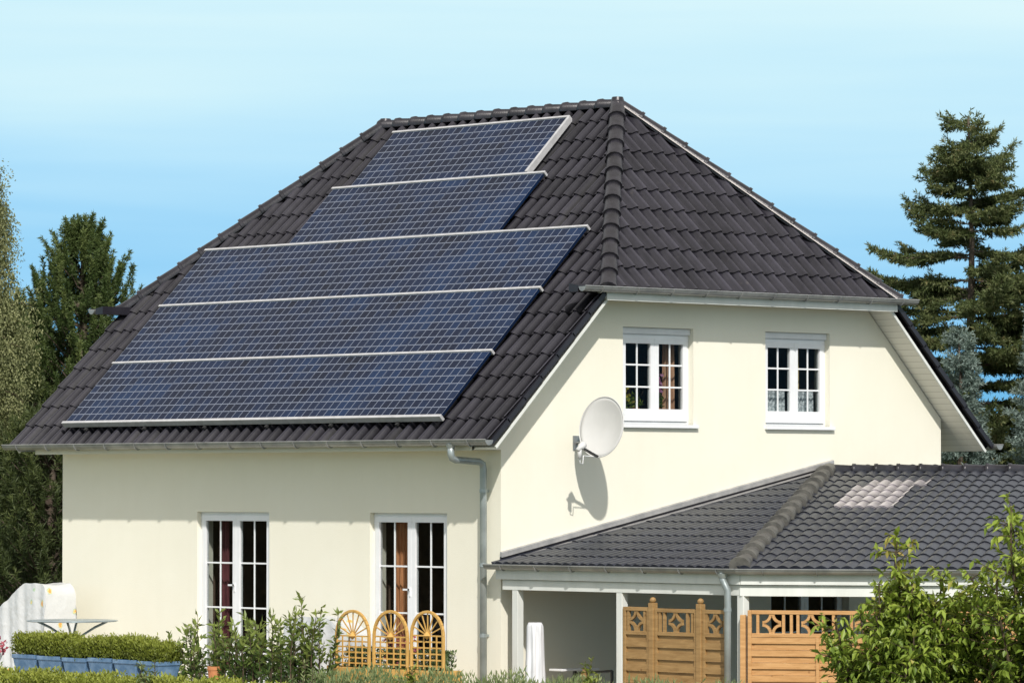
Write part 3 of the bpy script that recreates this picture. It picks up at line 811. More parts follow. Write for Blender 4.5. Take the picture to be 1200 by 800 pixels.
b = MB(); dx = 4.42
b.tube([(dx, Y0 - .055, EZ - .05), (dx, Y0 - .055, EZ - .14), (dx + .03, Y0 - .05, EZ - .2), (dx + .06, Y0 - .03, EZ - .27), (dx + .06, Y0 - .03, 0)], .045, 14)
o = part('downpipe', b, M['pipe'], tp, True)
b = MB(); b.tube([(dx + .06, Y0 - .03, 1.60), (dx + .06, Y0 - .03, 1.64)], .051, 14); part('pipe_clamp', b, M['pipe'], o)
b = MB(); b.tube([(dx, Y0 - .055, EZ - .06), (dx, Y0 - .055, EZ - .12)], [.07, .05], 14); part('pipe_funnel', b, M['pipe'], o)

# ------------------------------------------------------------------ timber fences
def star(mb, P, c, z, r, th):
    """four quarter arcs curving inwards, making a pointed star opening; P(a, z, d) -> point"""
    n = 7
    for sx in (1, -1):
        for sz in (1, -1):
            pts = []
            for k in range(n + 1):
                t = PI / 2 * k / n
                pts.append(P(c + sx * (r - r * .86 * math.cos(t)), z + sz * (r - r * .86 * math.sin(t)), 0))
            for p, q in zip(pts, pts[1:]):
                mb.bar(p, q, .035, .035, up=P(0, 0, 1) - P(0, 0, 0))
def fence_panel(parent, mat, P, a0, a1, top, lat, bottom, stars, slats, boardh=.135):
    """P(a,z,d)"""
    def bx_(mb, a, b, z0, z1, d0, d1):
        o = P(a, z0, d0); mb.hexa(o, P(b, z0, d0) - o, P(a, z1, d0) - o, P(a, z0, d1) - o)
    fr = MB(); w = .05
    bx_(fr, a0, a0 + w, bottom, top, -.025, .025); bx_(fr, a1 - w, a1, bottom, top, -.025, .025)
    bx_(fr, a0 + w, a1 - w, top - w, top, -.026, .026); bx_(fr, a0 + w, a1 - w, lat - .02, lat + .03, -.026, .026)
    pn = part('fence_panel', fr, mat, parent, bevel=.005)
    bd = MB(); z = lat - .02; k = 0
    while z > bottom + .02:
        zz = max(z - boardh, bottom); d = .012 if k % 2 == 0 else -.012
        bx_(bd, a0 + w, a1 - w, zz + .0, z - .003 + (.012 if k % 2 else 0), d - .009, d + .009); z = zz; k += 1
    mid_ = (a0 + a1) / 2
    if a1 - a0 > .6: bx_(bd, mid_ - .02, mid_ + .02, bottom, lat - .02, .022, .040)
    part('boards', bd, mat, pn)
    hz = (top - w + lat + .03) / 2; r = (top - w - lat - .03) / 2
    for c in stars: lt = MB(); star(lt, P, c, hz, r, .03); part('lattice_star', lt, mat, pn)
    for s in slats: lt = MB(); bx_(lt, s - .018, s + .018, lat + .03, top - w, -.018, .018); part('lattice_slat', lt, mat, pn)
def PF(a, z, d): return Vector((a, -.10 + d, z))
fL = thing('timber_fence', (3.4, -.1, 0), 'brown slatted wooden privacy fence with capped posts and star openings under the patio roof', 'fence')
fence_panel(fL, M['woodL'], PF, 2.48, 2.965, 1.62, 1.28, .05, [2.72], [2.57, 2.87], .078)
fence_panel(fL, M['woodL'], PF, 3.06, 3.83, 1.61, 1.28, .05, [3.44], [3.15, 3.23, 3.65, 3.74], .078)
fence_panel(fL, M['woodL'], PF, 3.93, 4.40, 1.61, 1.28, .05, [4.16], [4.0, 4.32], .078)
for x in (3.012, 3.88):
    b = MB(); b.box(x - .045, x + .045, -.145, -.055, 0, 1.68); o = part('post', b, M['woodL'], fL, bevel=.006)
    b = MB(); b.lathe((x, -.10, 1.68), [(.0, .0), (.03, 0), (.048, .03), (.03, .065), (0, .075)], 12); part('post_cap', b, M['woodL'], o, True)
def PR(a, z, d): return Q(a, .02 + .0 - d * -1 * 0 + .0, z) + UV_ * (-d)
fR = thing('timber_fence', Q(2.5, .02, 0), 'golden brown wooden privacy fence with star openings behind the green bushes', 'fence')
a0 = .105
while a0 < 5:
    fence_panel(fR, M['woodR'], PR, a0, a0 + 1.80, 1.62, 1.30, .05, [a0 + .31, a0 + .81, a0 + 1.49], [a0 + .13, a0 + .46, a0 + .56, a0 + .645, a0 + .97, a0 + 1.10, a0 + 1.33, a0 + 1.66], .08)
    a0 += 1.90
for a in (.045, 1.955, 3.855, 5.755):
    b = MB(); b.hexa(Q(a - .035, -.02, 0), EV * .07, UV_ * .08, Vector((0, 0, 1.56))); part('post', b, M['woodR'], fR, bevel=.005)

# ------------------------------------------------------------------ foliage tools
rng = np.random.default_rng(5)
def leaves(name, C, Dv, Up, Ln, Wd, shade, mat, parent=None, loc=None, fold=.25, curl=0.0):
    """diamond leaves: C base points (n,3), Dv directions, Up approx normals"""
    C = np.asarray(C, float); n = len(C)
    Dv = Dv / np.maximum(np.linalg.norm(Dv, axis=1, keepdims=True), 1e-6)
    Sd = np.cross(Dv, Up); Sd /= np.maximum(np.linalg.norm(Sd, axis=1, keepdims=True), 1e-6)
    Nn = np.cross(Sd, Dv)
    Ln = np.broadcast_to(Ln, n)[:, None]; Wd = np.broadcast_to(Wd, n)[:, None]
    V = np.empty((n, 4, 3))
    V[:, 0] = C; V[:, 2] = C + Dv * Ln - Nn * Ln * curl
    m = C + Dv * Ln * .48
    V[:, 1] = m + Sd * Wd * .5 + Nn * Wd * fold; V[:, 3] = m - Sd * Wd * .5 + Nn * Wd * fold
    off = np.array(WL[parent.name] if parent is not None else loc)
    V = (V - off).reshape(-1, 3).astype(np.float32)
    me = bpy.data.meshes.new(name)
    me.vertices.add(4 * n); me.vertices.foreach_set('co', V.ravel())
    tri = np.empty((n, 6), np.int32); b = np.arange(n)[:, None] * 4
    tri[:] = b + np.array([0, 1, 2, 0, 2, 3])
    me.loops.add(6 * n); me.loops.foreach_set('vertex_index', tri.ravel())
    me.polygons.add(2 * n); me.polygons.foreach_set('loop_start', np.arange(2 * n, dtype=np.int32) * 3)
    me.polygons.foreach_set('loop_total', np.full(2 * n, 3, np.int32))
    me.update(calc_edges=True)
    a = me.attributes.new('shade', 'FLOAT', 'POINT'); a.data.foreach_set('value', np.repeat(np.clip(shade, 0, 1), 4).astype(np.float32))
    me.materials.append(mat)
    o = bpy.data.objects.new(name, me)
    if parent is None: o.location = off
    link(o, parent)
    if parent is None: WL[o.name] = Vector(off)
    return o
def rdir(n): 
    v = rng.normal(size=(n, 3)); return v / np.linalg.norm(v, axis=1, keepdims=True)
def along(P0, P1, k, jit=0):
    t = rng.random((len(P0), k, 1)); P = P0[:, None] * (1 - t) + P1[:, None] * t
    return P.reshape(-1, 3), t

def needles_on(P0, P1, per_m, nl, nw, spread=1.0, hang=0.0):
    """needles around twig segments"""
    Ls = np.linalg.norm(P1 - P0, axis=1); k = np.maximum(2, (Ls * per_m).astype(int))
    idx = np.repeat(np.arange(len(P0)), k); t = rng.random(len(idx))[:, None]
    C = P0[idx] * (1 - t) + P1[idx] * t
    ax = (P1 - P0)[idx]; ax /= np.maximum(np.linalg.norm(ax, axis=1, keepdims=True), 1e-6)
    Dv = ax * .8 + rdir(len(idx)) * spread; Dv[:, 2] -= hang
    return C, Dv, idx, t[:, 0]

def spruce(base, H, Rr, seed, label, group, mat, zlow=1.0, whorl=.30, per=6, twig=.16, nl=.10, nw=.022, npm=60, power=.75, lean=0, mass=None, droop=.25, tip=.25, name='spruce_tree', dens=1.0, gapseed=0):
    global rng; rng = np.random.default_rng(seed); rd = random.Random(seed)
    bx_, by_ = base
    t = thing(name, (bx_, by_, 0), label, 'tree', group)
    tr = MB(); pts = [(bx_ + .05 * math.sin(k * 1.3), by_, H * k / 8) for k in range(9)]
    tr.tube(pts, [max(.012, .028 * H * .55 * (1 - k / 8) ** .9 + .01) for k in range(9)], 9)
    S0, S1, sh = [], [], []
    z = zlow
    while z < H - .15:
        f = (z / H)
        for _ in range(per if f < .93 else 4):
            if rd.random() > dens: continue
            az = rd.random() * 2 * PI
            ln = Rr * max(.05, (1 - f)) ** power * rd.uniform(.62, 1.12)
            if mass: ln *= mass(z)
            ln = max(ln, .16)
            zz = z + rd.uniform(-.12, .12); el0 = rd.uniform(-.05, .30) + .5 * max(0, f - .75) * 3
            p = Vector((bx_, by_, zz)); n = max(3, int(ln / .22)); step = ln / n
            prev = p; pl = [p]
            for i in range(n):
                u = (i + .5) / n; el = el0 - droop * math.sin(u * PI * .8) * 1.6 + tip * max(0, u - .55) * 3
                az2 = az + .12 * math.sin(i * 1.7 + az * 3)
                q = prev + Vector((math.cos(az2) * math.cos(el), math.sin(az2) * math.cos(el), math.sin(el))) * step
                pl.append(q); prev = q
            if len(pl) > 2: tr.tube(pl, [max(.004, .012 * ln * (1 - i / n) + .004) for i in range(n + 1)], 4, False)
            # twigs
            k = max(3, int(ln / twig))
            for j in range(k):
                u = .12 + .88 * (j + rd.random() * .8) / k; u = min(u, .999)
                ii = int(u * n); a = pl[ii] + (pl[ii + 1] - pl[ii]) * (u * n - ii); dirv = (pl[ii + 1] - pl[ii]).normalized()
                for sd in (1, -1):
                    sidev = Vector((-dirv.y, dirv.x, 0)).normalized() * sd
                    tl = (.12 + .30 * (1 - u) * min(ln, 2) + .10) * rd.uniform(.6, 1.2)
                    q = a + (sidev * .8 + dirv * .75 + Vector((0, 0, rd.uniform(-.35, .15)))).normalized() * tl
                    S0.append(a); S1.append(q)
                    if tl > .3:
                        m_ = a.lerp(q, .5)
                        for s2 in (1, -1):
                            S0.append(m_); S1.append(m_ + (dirv * .8 + sidev * .5 * s2 + Vector((0, 0, -.3))).normalized() * tl * .45)
            for i in range(n): S0.append(pl[i]); S1.append(pl[i + 1])
            S0.append(pl[-1]); S1.append(pl[-1] + (pl[-1] - pl[-2]).normalized() * .12 + Vector((0, 0, .04)))
        z += whorl * rd.uniform(.6, 1.4) * (1 if f < .85 else .6)
    part('trunk', tr, M['bark'], t, True)
    S0 = np.array(S0); S1 = np.array(S1)
    C, Dv, idx, tt = needles_on(S0, S1, npm, nl, nw, .85)
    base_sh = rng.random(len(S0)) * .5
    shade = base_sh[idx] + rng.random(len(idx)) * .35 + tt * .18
    leaves('crown', C, Dv, rdir(len(C)), nl * rng.uniform(.7, 1.3, len(C)), nw, shade, mat, t)
    return t

def pine(base, H, Rr, seed, label, group, mat, zlow=.8, nshoot=520, name='pine_tree', shoot=.42, nl=.13, nw=.02, npm=150, shape=None, upw=.9):
    global rng; rng = np.random.default_rng(seed); rd = random.Random(seed)
    bx_, by_ = base; t = thing(name, (bx_, by_, 0), label, 'tree', group)
    tr = MB(); tr.tube([(bx_, by_, H * k / 6) for k in range(6)] + [(bx_, by_, H * .97)], [.16 * (1 - k / 6.5) + .02 for k in range(7)], 9)
    S0, S1, sh = [], [], []
    for i in range(nshoot):
        f = zlow / H + (1 - zlow / H) * rd.random() ** .9 if i else 1
        f = min(f, .985); az = rd.random() * 2 * PI
        rad = Rr * (shape(f) if shape else (1 - f) ** .7); u = rd.random() ** .45 * rd.uniform(.8, 1.08)
        r_ = rad * u
        c = Vector((bx_ + math.cos(az) * r_, by_ + math.sin(az) * r_, H * f - shoot * .8))
        out = Vector((math.cos(az), math.sin(az), 0))
        d_ = (out * rd.uniform(.1, .9) * (1 - upw * .7) * 1.2 + Vector((0, 0, 1)) * rd.uniform(.6, 1) + Vector((rd.uniform(-.2, .2), rd.uniform(-.2, .2), 0))).normalized()
        q = c + d_ * shoot * rd.uniform(.6, 1.25)
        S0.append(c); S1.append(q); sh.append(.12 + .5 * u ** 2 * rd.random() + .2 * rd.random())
        if i % 3 == 0 and r_ > .3:
            st = Vector((bx_, by_, max(zlow, H * f - shoot - r_ * .55)))
            tr.tube([st, st.lerp(c, .5) + Vector((0, 0, -.08)), c], [.03, .02, .008], 4, False)
            # inner foliage along branch
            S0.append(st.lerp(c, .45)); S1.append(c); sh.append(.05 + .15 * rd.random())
    part('trunk', tr, M['bark'], t, True)
    S0 = np.array(S0); S1 = np.array(S1); sh = np.array(sh)
    C, Dv, idx, tt = needles_on(S0, S1, npm, nl, nw, 1.0)
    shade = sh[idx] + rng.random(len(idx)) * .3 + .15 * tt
    leaves('crown', C, Dv, rdir(len(C)), nl * rng.uniform(.7, 1.3, len(C)), nw, shade, mat, t)
    return t

def broadleaf(base, H, Rr, seed, label, group, mat, nst=14, nleaf=2600, ll=.12, lw=.055, name='bush', cat='bush', z0=0, spread=.5, hang=.5, tipcol=None, shape=None, trunkr=.03, sub=7, bright_top=.4, ncl=1, partname='foliage'):
    global rng; rng = np.random.default_rng(seed); rd = random.Random(seed)
    bx_, by_ = base; t = thing(name, (bx_, by_, z0), label, cat, group)
    tr = MB(); S0, S1, sh = [], [], []
    for i in range(nst):
        az = rd.random() * 2 * PI; u = rd.random() ** .6
        hh = H * (rd.uniform(.62, 1.0) if i else 1.0) * (1 - .35 * u * (1 if not shape else shape))
        if i == 0: u = .1
        p = [Vector((bx_, by_, z0))]
        n = 7
        for k in range(1, n + 1):
            w = k / n; r_ = Rr * u * (w ** .7)
            p.append(Vector((bx_ + math.cos(az + .2 * w) * r_ + rd.uniform(-.03, .03), by_ + math.sin(az + .2 * w) * r_ + rd.uniform(-.03, .03), z0 + hh * w)))
        tr.tube(p, [trunkr * (1 - .8 * k / n) + .003 for k in range(n + 1)], 5, False)
        for k in range(1, n):
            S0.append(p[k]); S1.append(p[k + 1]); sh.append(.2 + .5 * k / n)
            for _ in range(sub):
                a = p[k].lerp(p[k + 1], rd.random()); az3 = rd.random() * 2 * PI
                ln = Rr * rd.uniform(.18, .5) * spread * (1.1 - .5 * k / n)
                q = a + Vector((math.cos(az3), math.sin(az3), rd.uniform(.0, .8))).normalized() * ln
                tr.tube([a, q], [trunkr * .25, .002], 3, False)
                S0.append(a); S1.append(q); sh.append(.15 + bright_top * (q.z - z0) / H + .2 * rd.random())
    part('stem', tr, M['stem'], t, True)
    S0 = np.array(S0); S1 = np.array(S1); sh = np.array(sh)
    per = np.linalg.norm(S1 - S0, axis=1); pr_ = per / per.sum()
    idx = rng.choice(len(S0), nleaf, p=pr_); tt = rng.random(nleaf)[:, None] ** .6
    C = S0[idx] * (1 - tt) + S1[idx] * tt
    ax = (S1 - S0)[idx]; ax /= np.linalg.norm(ax, axis=1, keepdims=True)
    Dv = ax * .6 + rdir(nleaf) * .9; Dv[:, 2] -= hang * rng.random(nleaf)
    Up = np.tile([0, 0, 1.0], (nleaf, 1)) + rdir(nleaf) * .6
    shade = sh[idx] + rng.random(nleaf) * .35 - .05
    leaves(partname, C, Dv, Up, ll * rng.uniform(.5, 1.25, nleaf), lw * rng.uniform(.7, 1.2, nleaf), shade, mat, t, fold=.15, curl=.2)
    return t

# ---- background trees
gb = 'conifers behind the house'
def mass_sp(z):
    return 1.0
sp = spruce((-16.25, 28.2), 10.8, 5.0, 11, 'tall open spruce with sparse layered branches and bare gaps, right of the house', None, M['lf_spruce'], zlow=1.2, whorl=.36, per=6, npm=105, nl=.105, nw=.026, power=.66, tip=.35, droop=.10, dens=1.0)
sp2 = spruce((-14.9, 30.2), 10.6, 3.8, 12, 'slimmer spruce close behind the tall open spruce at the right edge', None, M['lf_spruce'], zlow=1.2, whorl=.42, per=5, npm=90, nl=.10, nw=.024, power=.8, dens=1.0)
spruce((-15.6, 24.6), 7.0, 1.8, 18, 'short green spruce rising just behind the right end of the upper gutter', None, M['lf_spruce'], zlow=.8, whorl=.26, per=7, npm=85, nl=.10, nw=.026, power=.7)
spruce((-15.0, 31.0), 8.2, 3.0, 19, 'dense lower spruce filling in behind the tall open spruce', None, M['lf_spruce'], zlow=.8, whorl=.26, per=7, npm=75, nl=.11, nw=.03, power=.6)
bl1 = spruce((-12.5, 23.6), 6.15, 1.35, 13, 'young blue spruce nearest the right roof edge', None, M['lf_blue'], zlow=.3, whorl=.22, per=7, npm=90, nl=.085, nw=.020, power=.8, name='blue_spruce_tree', droop=.0, tip=.2)
bl2 = spruce((-11.3, 24.6), 6.6, 1.5, 14, 'young blue spruce cut off by the right edge of the photo', None, M['lf_blue'], zlow=.3, whorl=.22, per=7, npm=90, nl=.085, nw=.020, power=.8, name='blue_spruce_tree', droop=.0, tip=.2)
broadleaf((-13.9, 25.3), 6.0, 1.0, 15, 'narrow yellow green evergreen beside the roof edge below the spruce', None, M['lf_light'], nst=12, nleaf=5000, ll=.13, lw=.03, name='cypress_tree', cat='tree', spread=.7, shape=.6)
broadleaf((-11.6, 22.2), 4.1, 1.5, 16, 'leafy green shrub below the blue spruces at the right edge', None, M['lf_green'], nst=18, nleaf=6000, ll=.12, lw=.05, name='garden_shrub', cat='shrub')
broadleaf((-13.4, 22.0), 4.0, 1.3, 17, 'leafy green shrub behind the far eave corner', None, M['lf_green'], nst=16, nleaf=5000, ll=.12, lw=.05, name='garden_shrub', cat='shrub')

pine((-22.3, 9.9), 8.25, 2.7, 21, 'bushy pine with upright candle shoots rising left of the roof', None, M['lf_pine'], nshoot=1150, zlow=.5, npm=300, nl=.085, nw=.018, shoot=.50, upw=1.0, shape=lambda f: min(1, max(0, 1.0 - f) ** .72 * 1.45))
pine((-21.0, 13.4), 7.1, 2.0, 24, 'smaller pine mostly hidden behind the left roof edge', None, M['lf_pine'], nshoot=600, zlow=.5, npm=130)
pine((-25.3, 10.6), 6.8, 2.6, 22, 'dark pine filling the gap between the birch and the bushy pine', None, M['lf_dark'], nshoot=1100, zlow=.3, npm=110, shape=lambda f: min(1, (1.02 - f) ** .4))
pine((-18.6, 6.4), 4.6, 1.9, 23, 'low dark conifer close to the left house corner', None, M['lf_dark'], nshoot=900, zlow=.2, npm=120, shape=lambda f: min(1, (1.02 - f) ** .4), shoot=.35)
pine((-22.4, 8.0), 6.0, 2.2, 25, 'dark conifer under the hanging birch at the left edge', None, M['lf_dark'], nshoot=900, zlow=.2, npm=120, shape=lambda f: min(1, (1.02 - f) ** .4), shoot=.35)

pine((-23.7, 9.3), 6.9, 1.7, 26, 'rounder green pine between the birch and the bushy pine', None, M['lf_pine'], nshoot=800, zlow=.4, npm=220, nl=.09, nw=.02, shoot=.45, upw=.8, shape=lambda f: min(1, max(0, 1.0 - f) ** .5 * 1.2))
# far woodland edge closing the horizon
rng = np.random.default_rng(88); n = 26000
ang = rng.uniform(R(90), R(190), n); rad = rng.uniform(185, 215, n)
hh = 4.6 + 1.1 * np.sin(ang * 61) + .8 * np.sin(ang * 143 + 1) + .5 * np.sin(ang * 331)
C = np.column_stack([np.cos(ang) * rad + 20, np.sin(ang) * rad - 20, hh * rng.random(n) ** .7])
tag(leaves('far_woodland', C, rdir(n), rdir(n), 1.3, .9, rng.random(n), M['lf_pine'], None, (-120, 60, 0)), 'far low edge of woodland glimpsed between the garden trees', 'woodland', kind='stuff')
# birch with hanging twigs
def birch(base, H, Rr, seed):
    global rng; rng = np.random.default_rng(seed); rd = random.Random(seed)
    bx_, by_ = base; t = thing('birch_tree', (bx_, by_, 0), 'pale green birch with hanging twigs at the left edge', 'tree')
    tr = MB(); tr.tube([(bx_, by_, H * k / 6) for k in range(7)], [.15 * (1 - k / 6.4) + .01 for k in range(7)], 9)
    S0, S1, sh = [], [], []; br_ = MB()
    for i in range(70):
        f = rd.uniform(.50, .98); az = rd.random() * 2 * PI; ln = Rr * (1.05 - f) ** .5 * rd.uniform(.5, 1.1)
        a = Vector((bx_, by_, H * f)); p = [a]
        for k in range(1, 7):
            w = k / 6; p.append(a + Vector((math.cos(az) * ln * w, math.sin(az) * ln * w, ln * (.75 * w - .75 * w * w))) + Vector((rd.uniform(-.05, .05),) * 3))
        br_.tube(p, [.016 * (1 - k / 6.3) + .003 for k in range(7)], 4, False)
        for k in range(1, 7):
            for _ in range(4):
                c = p[k - 1].lerp(p[k], rd.random()); hl = rd.uniform(.3, 1.1)
                q = c + Vector((math.cos(az) * .25 * hl + rd.uniform(-.1, .1), math.sin(az) * .25 * hl + rd.uniform(-.1, .1), -hl if rd.random() < .8 else .4 * hl))
                S0.append(c); S1.append(q); sh.append(rd.random() * .5 + .1)
    part('trunk', tr, M['potwhite'], t, True); part('branches', br_, M['stem'], t, True)
    S0 = np.array(S0); S1 = np.array(S1); sh = np.array(sh)
    C, Dv, idx, tt = needles_on(S0, S1, 110, 0, 0, .9, .5)
    leaves('crown', C + rng.normal(size=C.shape) * .06, Dv, rdir(len(C)), .055 * rng.uniform(.6, 1.3, len(C)), .03, sh[idx] + rng.random(len(C)) * .45, M['lf_birch'], t)
birch((-20.45, 6.0), 9.3, 1.75, 31)

# ---- foreground bushes
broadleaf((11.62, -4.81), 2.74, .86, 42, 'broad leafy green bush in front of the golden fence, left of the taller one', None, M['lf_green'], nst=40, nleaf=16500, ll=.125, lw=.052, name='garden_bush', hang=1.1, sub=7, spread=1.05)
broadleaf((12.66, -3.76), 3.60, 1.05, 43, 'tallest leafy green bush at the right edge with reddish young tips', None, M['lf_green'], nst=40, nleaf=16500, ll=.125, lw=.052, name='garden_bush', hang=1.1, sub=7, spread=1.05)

# ------------------------------------------------------------------ garden things in front of the house
TZ = .35   # terrace level
# six blue pots with clipped box
edges = [-7.0, -6.41, -5.83, -5.25, -4.67, -4.11, -3.60]
posn = ['first', 'second', 'third', 'fourth', 'fifth', 'sixth']
for i in range(6):
    a, b = edges[i] + .022, edges[i + 1] - .022; cx = (a + b) / 2; w = b - a
    t = thing('potted_shrub', (cx, -2.8, TZ), ['blue square pot of clipped box, nearest the left edge', 'blue pot of clipped box, second from the left in the row', 'blue pot of clipped box, third from the left in the row',
        'blue pot of clipped box, fourth from the left in the row', 'blue pot of clipped box, second from the right end of the row', 'blue pot of clipped box, at the right end of the row beside the laurel'][i], 'potted plant', 'blue pots with clipped box along the terrace')
    hgt = TZ + .465 - .008 * (i % 3); dpt = .20
    m = MB(); s = .075
    zb0, zt0 = TZ, hgt - .05
    v = [(a + s, -2.8 - dpt + s, zb0), (b - s, -2.8 - dpt + s, zb0), (b - s, -2.8 + dpt - s, zb0), (a + s, -2.8 + dpt - s, zb0), (a + .012, -2.8 - dpt + .012, zt0), (b - .012, -2.8 - dpt + .012, zt0), (b - .012, -2.8 + dpt - .012, zt0), (a + .012, -2.8 + dpt - .012, zt0)]
    k = len(m.v); m.v += v; m.f += [(0, 3, 2, 1), (4, 5, 6, 7), (0, 1, 5, 4), (1, 2, 6, 5), (2, 3, 7, 6), (3, 0, 4, 7)]
    po = part('pot', m, M['bluepot'], t, bevel=.008)
    m = MB()
    for (x0, x1, y0, y1) in ((a, b, -2.8 - dpt, -2.8 - dpt + .04), (a, b, -2.8 + dpt - .04, -2.8 + dpt), (a, a + .04, -2.8 - dpt + .04, -2.8 + dpt - .04), (b - .04, b, -2.8 - dpt + .04, -2.8 + dpt - .04)): m.box(x0, x1, y0, y1, hgt - .055, hgt)
    part('rim', m, M['bluepot'], po, bevel=.006)
    rng = np.random.default_rng(100 + i); n = 5200
    C = np.column_stack([rng.uniform(a - .02, b + .02, n), rng.uniform(-2.8 - dpt, -2.8 + dpt, n), hgt - .02 + rng.random(n) ** .9 * (.26 + .03 * math.sin(i * 2.1)) + .06 * rng.random(n) ** 6])
    C[:, 2] += .03 * np.sin(C[:, 0] * 19 + i) ; Dv = rdir(n); Dv[:, 2] = np.abs(Dv[:, 2]) + .6
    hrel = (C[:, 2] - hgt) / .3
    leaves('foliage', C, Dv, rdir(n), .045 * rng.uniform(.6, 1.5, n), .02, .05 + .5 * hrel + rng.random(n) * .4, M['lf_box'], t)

# laurel
def laurel():
    global rng; rng = np.random.default_rng(77); rd = random.Random(77)
    t = thing('laurel_shrub', (-2.5, -2.4, TZ), 'dark glossy laurel shrub with tall pale shoots in front of the left french door', 'shrub')
    tr = MB(); S0, S1, sh = [], [], []
    spots = [(-4.0, 1.35), (-3.8, 1.5), (-3.55, 1.30), (-3.3, 1.45), (-3.1, 1.52), (-2.95, 1.40), (-2.75, 1.45), (-2.55, 1.42), (-2.4, 1.5), (-2.25, 1.4), (-2.1, 1.35), (-1.95, 1.42), (-1.8, 1.35), (-1.55, 1.80), (-1.62, 1.55), (-1.35, 1.45), (-1.2, 1.66), (-1.05, 1.60), (-1.3, 1.3)]
    for (x, zt_) in spots:
        for _ in range(4):
            y = -2.4 + rd.uniform(-.35, .35); x0 = x + rd.uniform(-.08, .08)
            zz = zt_ - .08 - (0 if _ == 0 else rd.uniform(.05, .55)); b = Vector((x0 * .92 - .2, y * .95 - .1, TZ)); p = [b]
            for k in range(1, 6): p.append(b.lerp(Vector((x0 + .05 * math.sin(k + x0 * 9), y, zz)), k / 5))
            tr.tube(p, [.012, .011, .010, .008, .006, .003], 5, False)
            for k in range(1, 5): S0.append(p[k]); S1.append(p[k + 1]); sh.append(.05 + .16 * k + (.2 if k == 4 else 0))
    for i in range(len(S0)):
        for _ in range(2):
            a = S0[i].lerp(S1[i], rd.random()); q = a + Vector((rd.uniform(-1, 1), rd.uniform(-1, 1), rd.uniform(.1, 1))).normalized() * rd.uniform(.08, .2) * (1 - .5 * sh[i])
            tr.tube([a, q], [.004, .002], 3, False); S0.append(a); S1.append(q); sh.append(sh[i])
    part('stem', tr, M['stem'], t, True)
    S0 = np.array(S0); S1 = np.array(S1); sh = np.array(sh)
    C, Dv, idx, tt = needles_on(S0, S1, 34, 0, 0, 1.0, -.15)
    Up = rdir(len(C)) + np.array([0, 0, .6])
    leaves('foliage', C, Dv, Up,   .125 * rng.uniform(.6, 1.2, len(C)), .042, sh[idx] * .8 + rng.random(len(C)) * .35, M['lf_laurel'], t)
laurel()
m = MB(); m.lathe((-2.72, -2.75, TZ), [(0, 0), (.07, 0), (.09, .36), (.10, .36), (.10, .41), (.08, .41), (.07, .37), (0, .37)], 20)
single('terracotta_pot', m, M['terra'], (-2.72, -2.75, TZ), 'small terracotta pot half hidden among the laurel stems', 'plant pot', smooth=False)

# arched trellis planters
tl_ = [('arched wooden trellis planter, left of the three', -1.555, -.845), ('arched wooden trellis planter in the middle of the three', -.785, -.07), ('arched wooden trellis planter standing nearest the downpipe', -.03, .64)]
for j, (lb, a, b) in enumerate(tl_):
    t = thing('trellis_planter', ((a + b) / 2, -1.6, 0), lb, 'planter', 'arched trellis planters by the right french door')
    zb0 = .40; zt0 = .80; r = (b - a) / 2 - .02; cx = (a + b) / 2; ztop = 1.515 + .01 * j; zc = ztop - r
    m = MB(); pts = [(a + .02, -1.6, .1), (a + .02, -1.6, zc)] + [(cx - math.cos(PI * k / 14) * r, -1.6, zc + math.sin(PI * k / 14) * r) for k in range(1, 14)] + [(b - .02, -1.6, zc), (b - .02, -1.6, .1)]
    for p, q in zip(pts, pts[1:]): m.bar(p, q, .036, .036, up=(0, 1, 0))
    fo = part('arch_frame', m, M['woodT'], t, bevel=.004)
    m = MB()
    for k in range(1, 5):
        x = a + .02 + (b - a - .04) * k / 5; m.box(x - .009, x + .009, -1.612, -1.600, zt0 - .02, zc)
    for k in range(0, 6):
        z = zt0 + .02 + (zc - zt0 - .02) * k / 5; m.box(a + .04, b - .04, -1.600, -1.588, z - .010, z + .010)
    for k in range(1, 8):
        an = PI * k / 8; m.bar((cx, -1.595, zc), (cx - math.cos(an) * r * .97, -1.595, zc + math.sin(an) * r * .97), .016, .010, up=(0, 1, 0))
    m.lathe((cx, -1.606, zc), [(0, -.05), (.06, 0), (0, .06)], 10)
    part('lattice', m, M['woodT'], t)
    m = MB(); m.box(a + .045, b - .045, -1.63, -1.25, .12, zt0 - .04)
    for z in (.33, .56): m.box(a + .045, b - .045, -1.642, -1.63, z, z + .2)
    part('planter_box', m, M['woodT'], t, bevel=.004)
    rng = np.random.default_rng(200 + j); n = 700
    C = np.column_stack([rng.uniform(a + .08, b - .08, n), rng.uniform(-1.55, -1.3, n), zt0 - .06 + rng.random(n) * .26]); Dv = rdir(n); Dv[:, 2] = np.abs(Dv[:, 2]) + .3
    leaves('plant', C, Dv, rdir(n), .07 * rng.uniform(.6, 1.3, n), .03, rng.random(n) * .8, M['lf_grey'], t)
    n = 150 if j < 2 else 60
    C = np.column_stack([rng.uniform(a + .08, b - .08, n), rng.uniform(-1.56, -1.3, n), zt0 + rng.random(n) * (.42 if j == 1 else .2)])
    leaves('blossom', C, rdir(n), rdir(n), .05, .045, rng.random(n), M['fl_white' if j != 1 else 'fl_wine'], t)
m = MB(); m.box(-1.74, -1.58, -1.60, -1.25, .12, .77); single('wooden_planter', m, M['woodT'], (-1.66, -1.42, .12), 'plain low wooden planter end sticking out left of the arched trellises', 'planter', bevel=.005)

